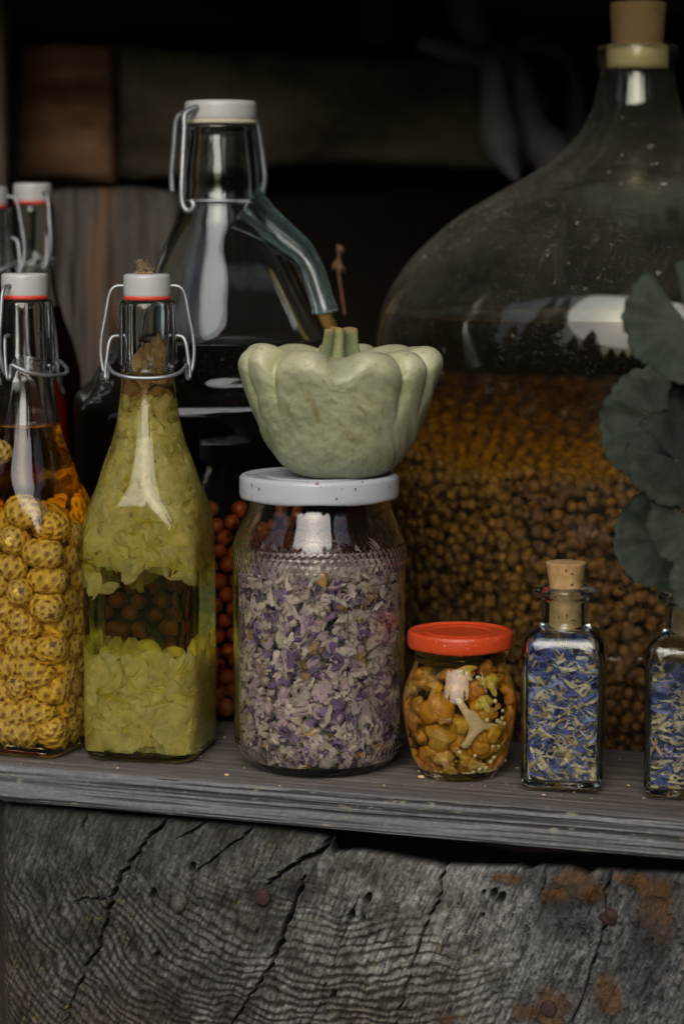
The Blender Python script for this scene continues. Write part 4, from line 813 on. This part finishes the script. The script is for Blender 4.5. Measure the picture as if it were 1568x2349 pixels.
# ------------------------------------------------------------------ jar of pickled mushrooms
cM, kM = stand(1057, 1795, 90); zM = lambda v: height(cM, v); TM = zM(1444)
PM = [(.0022, .010), (0, .0165), (0, 84 * kM), (.0008, 89 * kM), (.0022, 92 * kM), (.0050, 95 * kM), (zM(1740), 106 * kM), (zM(1700), 117 * kM), (zM(1660), 125 * kM), (zM(1620), 129.5 * kM), (zM(1590), 128.5 * kM), (zM(1562), 121 * kM), (zM(1540), 112 * kM), (zM(1524), 105.5 * kM), (zM(1514), 103 * kM), (zM(1508), 103.5 * kM), (zM(1504), 105.5 * kM), (zM(1498), 104 * kM), (TM - .003, 103 * kM), (TM - .0018, 101 * kM)]
mj = thing('mushroom_jar', 'small round jar of pickled mushrooms and mustard seeds with red lid', 'jar', (cM[0], cM[1], 0), TH)
obj('glass_body', body(PM, .002, TM - .0018, TM - .004, n=128, step=.001), M['clear'], mj)
obj('liquid', fill(PM, .0018, .0042, TM - .0043), M['oil'], mj)
lid('lid', zM(1482), TM, 119.5 * kM, M['redlid'], mj, 4)
inM = inner(PM, .0022)
def shroom(kind, seed):
    g = np.random.default_rng(seed); nu = 40
    prof = {'cap': [(1.0, .0), (.99, .30), (.90, .62), (.68, .86), (.40, .98), (.14, .98), (.02, .84), (.10, .70), (.22, .45), (.02, .28), (-.35, .24), (-.5, .2)],
            'under': [(.55, .0), (.50, .3), (.42, .6), (.34, .85), (.22, .98), (.10, .95), (-.02, .80), (-.14, .55), (-.30, .36), (-.75, .27), (-1.15, .22), (-1.25, .12)],
            'strip': [(.5, 0), (.5, .2), (.42, .45), (.3, .5), (.1, .42), (-.2, .30), (-.6, .26), (-.9, .22), (-1.0, .1)]}[kind]
    P = fine(prof, .08); ph = np.arange(nu) * 2 * math.pi / nu; wv = .16 * np.sin(3 * ph + g.uniform(0, 6)) + .10 * np.sin(5 * ph + g.uniform(0, 6)) + .07 * np.sin(2 * ph + g.uniform(0, 6)); rows, cols = [], []
    nt = max(range(len(P)), key=lambda i: P[i][1])
    for i, (z, r) in enumerate(P):
        e = (r / P[nt][1]) ** 1.5; rr = r * (1 + wv * e); zz = z - .22 * wv * e * 2 + .12 * (fbm(np.cos(ph) * 2 + seed, np.sin(ph) * 2 + z, seed) - .5)
        rows.append(np.stack([rr * np.cos(ph), rr * np.sin(ph), zz], 1)); nz_ = fbm(np.cos(ph) * r * 3 + seed, np.sin(ph) * r * 3, seed + 1)
        capc = lerp((.80, .40, .03), (.60, .25, .02), nz_ * 1.1); und = lerp((.85, .58, .10), (.65, .40, .06), .5 + .5 * np.sign(np.sin(ph * 26))); stm = lerp((.75, .50, .18), (.62, .36, .10), nz_)
        cols.append(capc if i <= nt + 1 else (und if r > .34 else stm))
    V = np.vstack(rows + [[[0, 0, P[0][0]], [0, 0, P[-1][0]]]]); n = len(P); Fq = grid(nu, n, True)[:, ::-1].tolist(); a = len(V) - 2; Fq += [[a, j, (j + 1) % nu] for j in range(nu)] + [[a + 1, (n - 1) * nu + (j + 1) % nu, (n - 1) * nu + j] for j in range(nu)]
    C = np.vstack(cols + [[[.72, .34, .03], [.6, .4, .12]]]); return V, Fq, C
SH = {'cap': [shroom('cap', s) for s in (1, 2, 3)], 'under': [shroom('under', s) for s in (4, 5)], 'strip': [shroom('strip', s) for s in (6, 7)]}
zoom6 = lambda X, Y: ((1600 + X / 3.136) / 1.7436, (2450 + Y / 3.136) / 1.7436)
mlist = [(500, 1190, 205, 'cap', 0, 0), (530, 1540, 180, 'cap', 0, .2), (755, 1400, 105, 'cap', .3, 0), (255, 1350, 120, 'cap', .4, 1), (205, 1580, 95, 'cap', .2, 2), (330, 1870, 140, 'cap', .3, .5), (190, 970, 125, 'under', .3, 1), (330, 770, 130, 'cap', .5, 2), (150, 830, 90, 'cap', .5, 0),
         (560, 1830, 140, 'under', .5, 1), (900, 1880, 150, 'strip', 1.4, 1.45), (1130, 1690, 140, 'strip', 1.2, 1.5), (1100, 1500, 125, 'cap', .7, .4), (1190, 1180, 85, 'strip', 1.1, .4), (1290, 860, 125, 'cap', .5, 1), (1100, 900, 150, 'under', .15, 1), (1030, 1140, 120, 'under', .3, 2.4), (1290, 1500, 100, 'cap', .5, .8),
         (310, 1540, 75, 'cap', .5, 0), (450, 960, 95, 'cap', .8, .2), (540, 1340, 110, 'strip', 1.4, 1.6), (1390, 1080, 90, 'cap', .4, 1.2), (90, 1200, 90, 'strip', 1.2, 0), (620, 820, 120, 'cap', .6, .7), (820, 740, 120, 'under', .8, 1.7), (980, 1660, 110, 'cap', .6, 2), (1180, 1840, 95, 'cap', .4, 1.1), (270, 1180, 80, 'cap', .7, 1.9),
         (700, 1700, 100, 'strip', 1.3, 1.0), (790, 1830, 90, 'cap', .8, 0), (120, 1420, 75, 'cap', .6, 1), (430, 1720, 95, 'cap', .6, 2.2), (1350, 1300, 80, 'cap', .5, .3), (680, 980, 110, 'cap', .5, 1.4), (1420, 900, 70, 'strip', 1.2, .1), (640, 1950, 90, 'cap', .9, 1.2), (1050, 690, 120, 'cap', .6, 2.0), (1240, 1620, 80, 'strip', 1.1, 1.2)]
_g = np.random.default_rng(77)
mlist += [(_g.uniform(120, 1400), _g.uniform(680, 1960), _g.uniform(110, 170), 'cap', _g.uniform(0, .8), _g.uniform(0, 6), 1) for _ in range(60)]
front = math.atan2(-FH[1], -FH[0])
for i, (X, Y, r, kd, tl_, sp, *bk) in enumerate(mlist):
    u, v = zoom6(X, Y); g = np.random.default_rng(100 + i); zz = wallpt(cM, u, v, .024)[2]; Rr = r / 3.136 / 1.7436 * kM; depth = {'cap': 1.0, 'under': .5, 'strip': .5}[kd] * Rr
    p = wallpt(cM, u, v, float(inM(np.array([zz]))[0][0]) - depth * (.85 + .1 * g.random()) - .0006 - (.004 + .006 * g.random() if bk else 0)); out = np.array([p[0] - cM[0], p[1] - cM[1], 0]); out /= np.linalg.norm(out) + 1e-9; out = .6 * out - .4 * FH
    side = np.cross([0, 0, 1], out); nn = (out * math.cos(tl_) + (side * math.cos(sp * 2) + np.array([0, 0, 1]) * math.sin(sp * 2)) * math.sin(tl_))
    if kd == 'under': nn = -out * math.cos(tl_) * .8 + np.array([.0, 0, .6]) + side * (.5 - g.random())
    sv, sf, sc_ = SH[kd][i % len(SH[kd])]; V = (sv * Rr) @ frame(nn, sp).T + (p - [cM[0], cM[1], 0]); V = clampin(V, inM, .0046, TM - .0105)
    o = obj('mushroom', (V - (p - [cM[0], cM[1], 0]), sf), M['mushroom'], col=sc_ * g.uniform(.75, 1.15) * np.array([1, g.uniform(.8, 1.25), g.uniform(.7, 1.5)]), loc=p); tag(o, 'orange brown pickled mushroom packed inside the red-lidded jar', 'mushroom', 'pickled mushrooms in the jar')
o['label'] = 'orange brown pickled mushroom packed inside the red-lidded jar'
Yp = [(700, 1085), (735, 1078), (775, 1100), (815, 1150), (862, 1215), (915, 1225), (960, 1262), (1000, 1320), (1045, 1365), (1105, 1378), (1180, 1388), (1262, 1432), (1200, 1452), (1120, 1450), (1040, 1462), (985, 1505), (930, 1560), (880, 1640), (845, 1692), (795, 1690), (755, 1655), (790, 1630), (820, 1570), (848, 1500), (848, 1430), (820, 1370), (795, 1300), (768, 1240), (730, 1170)]
pc = None; pts = []
for X, Y in Yp:
    u, v = zoom6(X, Y); zz = wallpt(cM, u, v, .02)[2]; pts.append(wallpt(cM, u, v, float(inM(np.array([zz]))[0][0]) - .0016))
pts = np.array(pts); cen = pts.mean(0); nrm = np.array([cen[0] - cM[0], cen[1] - cM[1], 0]); nrm /= np.linalg.norm(nrm); inn = (pts - cen) * .80 + cen
lay = [inn + nrm * .0008, pts - nrm * .0002, pts - nrm * .0022, inn - nrm * .0032]; V = np.vstack(lay); n = len(pts); Fq = []
for a in range(3): Fq += [[a * n + j, a * n + (j + 1) % n, (a + 1) * n + (j + 1) % n, (a + 1) * n + j] for j in range(n)]
Fq += [list(range(n))[::-1], [3 * n + j for j in range(n)]]
C = np.full((len(V), 3), (.82, .60, .32)); C *= (1 + .15 * (rng.random((len(V), 1)) - .5))
o = obj('mushroom', (V - cen, Fq), M['mushroom'], col=C, loc=cen); tag(o, 'pale branching half of a sliced mushroom in the middle of the red-lidded jar', 'mushroom', 'pickled mushrooms in the jar')
sm = mesh('seed', *ico(2)); sm.materials.append(M['seed']); g = np.random.default_rng(17)
sl = [(1168, 1110), (1250, 1222), (1068, 1338), (1187, 1345), (1243, 1312), (1220, 1370), (1262, 1378), (1135, 1665), (1195, 1663), (1248, 1612), (1290, 1625), (742, 1738), (927, 1782), (1143, 1800), (1105, 1852), (465, 2005), (525, 2002), (690, 2020), (795, 2012), (838, 2008), (905, 2012), (980, 1945), (1050, 1925), (985, 2012), (1048, 2010), (1100, 1958), (1112, 2005), (1160, 1955), (905, 1975), (1190, 1985), (1225, 1925), (1240, 1945), (965, 820), (1318, 1680), (1300, 1850), (1262, 1890), (1375, 1480), (1160, 1915), (1205, 1945), (1030, 1965), (870, 2020), (600, 2010)]
for X, Y in sl:
    u, v = zoom6(X, Y); zz = wallpt(cM, u, v, .022)[2]; s = .00128 * g.uniform(.85, 1.15)
    if X == 980 or X == 905: s *= 1.25
    p = wallpt(cM, u, v, float(inM(np.array([max(zz, .005)]))[0][0]) - s - .0002); p[2] = max(p[2], .0046 + s)
    o = bpy.data.objects.new('mustard_seed', sm); COL.objects.link(o); o.location = p; o.scale = (s, s * .95, s * .9); tag(o, 'pale yellow mustard seed among the mushrooms in the red-lidded jar', 'seed', 'mustard seeds in the mushroom jar')

# ------------------------------------------------------------------ corked vials of cornflower petals
cE, kE = stand(1300, 1820, 92); zE = lambda v: height(cE, v); rotE = TH - rad(9)
PE = [(.0016, .008, .004), (0, .0160, .0055), (.0010, .0198, .0062), (.0035, .0213, .0060), (.012, .0215, .0058), (zE(1478), .0217, .0060), (zE(1464), .0214, .0065), (zE(1455), .0203, .0075), (zE(1446), .0180, .0105), (zE(1440), .0152, .0138), (zE(1436), .0136, .0134), (zE(1428), .0129, .0129), (zE(1372), .0127, .0127), (zE(1366), .0136, .0136), (zE(1361), .0158, .0158), (zE(1355), .0166, .0166), (zE(1349), .0160, .0160), (zE(1345), .0140, .0140), (zE(1344), .0115, .0115)]
def arch(ph, z, r):
    if z > zE(1470) or z < .006: return r
    p = ((ph + math.pi / 4) % (math.pi / 2)) - math.pi / 4; x = r * np.sin(p); zc = zE(1510); hw = .0165
    d = np.abs(np.where(z > zc, np.hypot(x, (z - zc) * 1.6) - hw, np.abs(x) - hw)); return r + .00055 * np.exp(-(d / .0011) ** 2)
vial = thing('corked_vial', 'square glass vial of blue cornflower petals standing between mushrooms and leaves', 'vial', (cE[0], cE[1], 0), rotE, 'corked vials of blue petals')
obj('glass_body', body(PE, .0026, zE(1344), None, .0058, n=200, mod=arch, step=.001, tin=lambda q: np.interp(q, [.075, zE(1440), zE(1430), .2], [.0026, .0034, .0040, .0040])), M['vial'], vial)
ckp = fine([(zE(1443), .0078), (zE(1442), .0085), (zE(1345), .0087), (zE(1292), .0107), (zE(1289.5), .0107), (zE(1289), .0100)], .0009)
V, Fs = lathe(ckp, 48); V[:, :2] *= (1 + .03 * (fbm(V[:, 0] * 400, V[:, 1] * 400 + V[:, 2] * 300, 3) - .5))[:, None]; obj('cork', (V, Fs), M['cork'], vial)
inE = inner(PE, .0030)
def straw_fill(seed, ztop, n):
    g = np.random.default_rng(seed); parts = []
    for cnt, pa, dp, zt in ((n, [(.05, .065, .24), (.16, .19, .48)], .006, ztop), (int(n * .85), [(.78, .58, .30), (.96, .82, .54)], .004, ztop), (int(n * .15), [(.60, .36, .13), (.75, .5, .22)], .003, ztop), (int(n * .12), [(.28, .32, .66), (.5, .54, .8)], .003, ztop), (14, [(.10, .13, .4), (.5, .46, .4)], .010, ztop + .012)):
        P, ph = near_wall(cnt, .0068, zt, inE, g, dp); nn = len(ph); N = np.stack([np.cos(ph), np.sin(ph), 0 * ph], 1) + g.normal(size=(nn, 3)) * .35
        Rm = []
        for i in range(nn):
            z_ = N[i] / np.linalg.norm(N[i]); t_ = np.cross([0, 0, 1.0], z_); t_ /= np.linalg.norm(t_); b_ = np.cross(z_, t_); a = g.normal() * .65 + (math.pi if g.random() < .5 else 0); y_ = t_ * math.cos(a) + b_ * math.sin(a); Rm.append(np.stack([np.cross(y_, z_), y_, z_], 1))
        V, Fq, C = flakes(nn, P, np.array(Rm), (.009, .0165), (.0008, .0017) if pa[0][2] > pa[0][0] else (.0010, .0022), .6, lerp(pa[0], pa[1], g.random(nn)), g, 3, 7, .9)
        bl = np.linspace(0, 1, 7)[None, :, None]; tipc = np.array((.10, .13, .5)); mixk = (g.random(nn) < .25)[:, None, None, None] * sstep(.45, .9, bl)[..., None]; C = C * (1 - mixk) + tipc * mixk; parts.append((V, Fq, C))
    VF, C = fjoin(*parts); V = clampin(VF[0], inE, .0062, .2)
    bx = lathe([(.0075, .010, .004), (.009, .0135, .004), (ztop - .012, .0135, .004), (ztop - .006, .009, .004)], 48); return (V, VF[1]), C, bx
VF, C, bx = straw_fill(61, zE(1492), 950)
ms = mesh('cornflower_petals', VF[0], VF[1], C); o = link('cornflower_petals', ms, M['straw'], None, (cE[0], cE[1], 0), (0, 0, rotE)); o['kind'] = 'stuff'; o['label'] = 'blue and cream cornflower petals inside the vial beside the mushrooms'
mb = mesh('packed_petals', bx[0], bx[1], np.full((len(bx[0]), 3), (.08, .08, .16))); o = link('cornflower_petals', mb, M['straw'], None, (cE[0], cE[1], 0), (0, 0, rotE)); o['kind'] = 'stuff'; o['label'] = 'packed cornflower petals in the middle of the vial beside the mushrooms'
cF, kF = stand(1585, 1840, 94); v2 = vial.copy(); COL.objects.link(v2); v2.location = (cF[0], cF[1], 0); v2['label'] = 'square glass vial of blue cornflower petals cut off by the right edge'
for ch in list(vial.children): c2 = ch.copy(); COL.objects.link(c2); c2.parent = v2
VF, C, bx = straw_fill(67, zE(1530), 850)
o = obj('cornflower_petals', VF, M['straw'], col=C, loc=(cF[0], cF[1], 0), rot=(0, 0, rotE)); o['kind'] = 'stuff'; o['label'] = 'blue and cream cornflower petals inside the vial at the right edge'
o = obj('cornflower_petals', bx, M['straw'], col=np.full((len(bx[0]), 3), (.08, .08, .16)), loc=(cF[0], cF[1], 0), rot=(0, 0, rotE)); o['kind'] = 'stuff'; o['label'] = 'packed cornflower petals in the middle of the vial at the right edge'

# ------------------------------------------------------------------ geranium leaves leaning in from the right
def geranium(u, v, d, Rpx, spin, tilt, yaw, seed, parent, base):
    g = np.random.default_rng(seed); nr, na = 26, 180; R = Rpx * d / F; r = np.linspace(0.02, 1, nr)[:, None]; a = np.linspace(rad(12), rad(348), na)[None, :]
    lobes = .055 * np.abs(np.sin(a * 4.5)) ** .6 - .055 + .045 * (np.abs(np.sin(a * 13.5 + .4 * np.sin(a * 3))) ** .7 - 1) + .05 * np.sin(2 * a + seed) * .6
    rr = r * (1 + lobes * sstep(.3, 1, r)); x = rr * np.cos(a); y = rr * np.sin(a); fold = np.cos(a * 9)
    z = .16 * r ** 2 + .034 * r ** 1.5 * fold + .05 * np.sin(3 * a + seed) * r ** 2 + .04 * (fbm(x * 4 + seed, y * 4, seed) - .5) - .12 * sstep(.75, 1, r) * vn(a * 3, r * 0, seed)
    vein = np.exp(-(np.abs((a * 9 / (2 * math.pi) + .5) % 1 - .5) / .05) ** 2) * (1 - .5 * r); z = z - .009 * vein
    ringz = np.exp(-((r - .55 - .06 * np.cos(9 * a)) / .13) ** 2); c = lerp((.050, .085, .050), (.075, .115, .070), fbm(x * 3 + seed, y * 3, seed + 2)); c = lerp(c, (.04, .065, .04), .55 * ringz + 0 * a); c = lerp(c, (.12, .17, .11), .38 * vein * sstep(0, .3, r)); c = lerp(c, (.11, .15, .11), .5 * sstep(.95, 1, r) + 0 * a)
    V = np.stack([x * R, y * R, z * R], -1).reshape(-1, 3); n = -FW + RT * yaw + UP * tilt; Rm = frame(n, spin); p = at_d(u, v, d); W = V @ Rm.T + p - base
    W2 = W - Rm[:, 2] * .0005; Fq = grid(na, nr).tolist(); m = len(W); Fq += [[q + m for q in f[::-1]] for f in Fq]
    rim = [(nr - 1) * na + j for j in range(na)]; Fq += [[rim[j], rim[j] + m, rim[j + 1] + m, rim[j + 1]] for j in range(na - 1)]
    obj('leaf', (np.vstack([W, W2]), Fq), M['leaf'], parent, col=np.vstack([c.reshape(-1, 3)] * 2) * .38); return p + Rm[:, 2] * 0 - base
base = at_d(1665, 2430, 1.16); gp = thing('geranium', 'dark green geranium with scalloped leaves leaning in from the right', 'plant', base)
st = [at_d(1665, 2430, 1.16) - base, at_d(1650, 1900, 1.15) - base, at_d(1640, 1400, 1.14) - base, at_d(1655, 1000, 1.14) - base, at_d(1660, 700, 1.13) - base]
obj('stem', tube(curve(st, 8), np.linspace(.0055, .0035, 33), 10), M['stalk'], gp)
for i, (u, v, d, R, sp, ti, yw, s0) in enumerate([(1575, 742, 1.065, 152, 2.0, .25, -.15, 1), (1524, 970, 1.18, 152, .6, .15, -.35, 2), (1550, 1055, 1.15, 122, 2.6, .35, -.1, 3), (1530, 1238, 1.18, 126, 1.0, .1, -.35, 4), (1590, 1200, 1.14, 110, 2.2, .3, -.1, 5), (1640, 900, 1.09, 120, .3, .3, .1, 6), (1620, 1330, 1.12, 90, 1.4, .2, -.2, 8)]):
    p = geranium(u, v, d, R, sp, ti, yw, s0, gp, base); q = np.array(st[3]) * .5 + np.array(st[2]) * .5; q = q + (np.array(st[4]) - np.array(st[1])) * (.35 if v < 1000 else -.05 if v < 1150 else -.25)
    obj('petiole', tube(curve([p + FH * .001, (p + q) / 2 + FH * .010 - UP * .006, q], 8), .0011, 8), M['stalk'], gp)

# ------------------------------------------------------------------ dim things at the back of the shed
def slab(us, vt, vb, d0, d1, thick, seed, rough=.004, nu=60, nv=40):   # a hewn face seen between two columns, its left end at depth d0, its right end at d1, given thickness
    u = np.linspace(us[0], us[1], nu); d = np.linspace(d0, d1, nu); tp = np.interp(u, np.linspace(us[0], us[1], len(vt)), vt); bt = np.interp(u, np.linspace(us[0], us[1], len(vb)), vb)
    A0 = np.array([at_d(a, b, q) for a, b, q in zip(u, tp, d)]); B0 = np.array([at_d(a, b, q) for a, b, q in zip(u, bt, d)]); t = np.linspace(0, 1, nv)[:, None, None]
    Gd = A0[None] * (1 - t) + B0[None] * t; s = np.linspace(0, 1, nu)[None, :]; tt = np.linspace(0, 1, nv)[:, None]
    off = rough * (fbm(s * 6 + seed, tt * 4, seed) - .5) * 2 + .012 * (np.abs(tt * 2 - 1) ** 10 + np.abs(s * 2 - 1) ** 14)
    nrm = np.cross(A0[-1] - A0[0], B0[0] - A0[0]); nrm /= np.linalg.norm(nrm)
    if nrm @ FH < 0: nrm = -nrm
    Gd = Gd + nrm * off[..., None]; V = Gd.reshape(-1, 3); bk = V + nrm * thick; Fq = grid(nu, nv)[:, ::-1].tolist(); m = len(V); Fq += [[q + m for q in f[::-1]] for f in Fq]
    loop = list(range(nu)) + [r * nu + nu - 1 for r in range(1, nv)] + [(nv - 1) * nu + c for c in range(nu - 2, -1, -1)] + [r * nu for r in range(nv - 2, 0, -1)]
    Fq += [[a, b, b + m, a + m] for a, b in zip(loop, loop[1:] + loop[:1])]; return np.vstack([V, bk]), Fq, s, tt
V, Fq, s, t = slab((236, 1240), (92, 112, 116, 124, 132), (412, 400, 372, 372, 385), 2.02, 2.36, .12, 3); tag(obj('beam_and_backing', (V, Fq), M['beam']), 'dark hewn log beam running back across the shed', 'beam')
V, Fq, s, t = slab((18, 262), (94, 92, 98), (402, 398, 415), 2.0, 2.0, .16, 5, .003); tag(obj('log_end', (V, Fq), M['beam_end']), 'brown sawn log end at the upper left above the small bottles', 'log')
V, Fq, s, t = slab((100, 420), (432, 428, 424, 436), (1500, 1500), 1.93, 1.95, .05, 7, .006, 90, 60)
c = lerp((.05, .035, .028), (.17, .16, .15), fbm(s * 14, t * 3, 4)); c = lerp(c, (.24, .11, .035), .8 * sstep(.5, .75, fbm(s * 9 + 3, t * 3.2, 9)) * sstep(.25, .45, s)); c = lerp(c, (.02, .016, .013), sstep(.55, .7, fbm(s * 22, t * 2.5, 14)) * .8); C = c.reshape(-1, 3)
tag(obj('weathered_board', (V, Fq), M['board'], col=np.vstack([C, C * .3])), 'grey upright board with rusty orange streaks behind the petal bottle', 'board')
V, Fq, s, t = slab((-60, 17), (-60, -60), (760, 760), 1.90, 1.90, .05, 9); tag(obj('post', (V, Fq), M['roofm']), 'dull grey wooden post at the far left edge', 'post')
V, Fq, s, t = slab((380, 1300), (470, 440, 430, 440), (1500, 1500), 2.05, 2.4, .1, 11); tag(obj('beam_and_backing', (V, Fq), M['dark']), 'near-black slab added for the darkness below the hewn beam', 'beam')  # near-black slab fills the darkness under the beam
def gourd(pts, rs, d, label, m='gourd'):
    P = curve([at_d(u, v, d + e) for u, v, e in pts], 10); r = np.interp(np.linspace(0, 1, len(P)), np.linspace(0, 1, len(rs)), rs) * d / F
    b = P[-1].copy(); tag(obj('gourd', tube(P - b, r, 20), M[m], loc=b), label, 'gourd', 'gourds hung over the dark beam')
gourd([(960, 95, 0), (1040, 118, 0), (1100, 128, -.02), (1128, 160, -.05), (1134, 230, -.05), (1140, 300, -.05), (1158, 360, -.05), (1186, 412, -.05)], [20, 22, 22, 27, 28, 30, 36, 44, 42, 22, 6], 2.22, 'pale long-necked gourd hanging straight down over the dark beam')
gourd([(1120, 118, 0), (1170, 128, 0), (1192, 170, -.02), (1204, 240, -.02), (1220, 300, -.02), (1262, 350, -.02), (1310, 400, -.02)], [14, 22, 26, 28, 30, 40, 50, 52, 30], 2.26, 'pale gourd bending right beside the straight one')
gourd([(1180, 92, 0), (1260, 110, 0), (1310, 150, 0), (1325, 220, 0), (1318, 290, 0), (1300, 320, 0)], [12, 24, 28, 30, 30, 26, 10], 2.5, 'dim curved gourd near the neck of the carboy')
gourd([(1050, -20, 0), (1062, 20, 0), (1085, 60, 0), (1110, 100, 0)], [30, 36, 44, 40, 16], 2.3, 'dim pale gourd lying on top of the beam')
V, Fs = lump(.011, .011, .013, 5, .1); tag(obj('yellow_gourd', (V, Fs), M['yellow'], loc=at_d(1240, 232, 2.42)), 'small dull yellow gourd peeping out behind the pale gourds', 'gourd')
p = at_d(865, 112, 2.33); tag(obj('red_tin', lathe(fine([(0, .040), (.001, .043), (.004, .044), (.10, .044), (.102, .046), (.105, .044)], .004), 48), M['redtin'], loc=p - [0, 0, .002]), 'dim dark red tin standing on the hewn beam', 'tin')
P = curve([at_d(684, 590, 1.72), at_d(730, 690, 1.70), at_d(790, 820, 1.68)], 4); tag(obj('refraction_slat', tube(P - P[-1], .0055, 4, True, .5), M['ochre'], loc=P[-1], smooth=False), 'thin ochre slat added for the yellow refraction beside the handled jug', 'slat')  # made-up slat, stands in for yellow refracted at the jug's edge
fl = thing('dried_flower', 'dried brown flower on a thin stalk between the jug handle and carboy', 'flower', at_d(790, 722, 1.62)); fb = np.array(fl.location)
obj('stalk', tube(curve([at_d(790, 722, 1.62) - fb, at_d(783, 670, 1.62) - fb, at_d(776, 620, 1.62) - fb, at_d(778, 566, 1.62) - fb], 6), .0009, 6), M['dry'], fl)
g = np.random.default_rng(19)
for (u, v, s0, n) in ((776, 612, .0050, 14), (779, 570, .0032, 7)):
    c0 = at_d(u, v, 1.62) - fb; parts = [(lump(s0 * .5, s0 * .5, s0 * .7, u, .3, 2)[0] + c0, lump(s0 * .5, s0 * .5, s0 * .7, u, .3, 2)[1])]
    R = rots(n, g)
    for i in range(n):
        dd = R[i][:, 2]; parts.append(tube([c0, c0 + dd * s0 * .7 + [0, 0, s0 * .3], c0 + dd * s0 * 1.1 - [0, 0, s0 * .2]], [s0 * .12, s0 * .22, s0 * .04], 6))
    obj('flower_head', join(parts), M['dry'], fl)

# crumbs on the plank
g = np.random.default_rng(23); parts = []
for u, v, s in [(520, 1777, .0016), (962, 1768, .0014), (966, 1782, .0020), (515, 1690, .001), (1246, 1822, .0010), (640, 1802, .0008), (880, 1800, .0008), (1440, 1800, .0009), (460, 1735, .0008), (270, 1760, .0008), (1185, 1760, .0009), (1420, 1740, .0007), (560, 1760, .0007), (1475, 1830, .0008)] + [(g.uniform(20, 1550), None, g.uniform(.0003, .0006)) for _ in range(50)]:
    if v is None: v = 1700 + .06 * u + g.uniform(0, 50)
    p = on_z(u, v, 0); V, Fs = lump(s, s * .7, s * .5, u, .5, 1); parts.append((V + [p[0], max(p[1], .002), s * .3 - .0006], Fs))
o = obj('crumbs', join(parts), M['crumb']); o['kind'] = 'stuff'; o['label'] = 'pale crumbs scattered on the plank shelf'
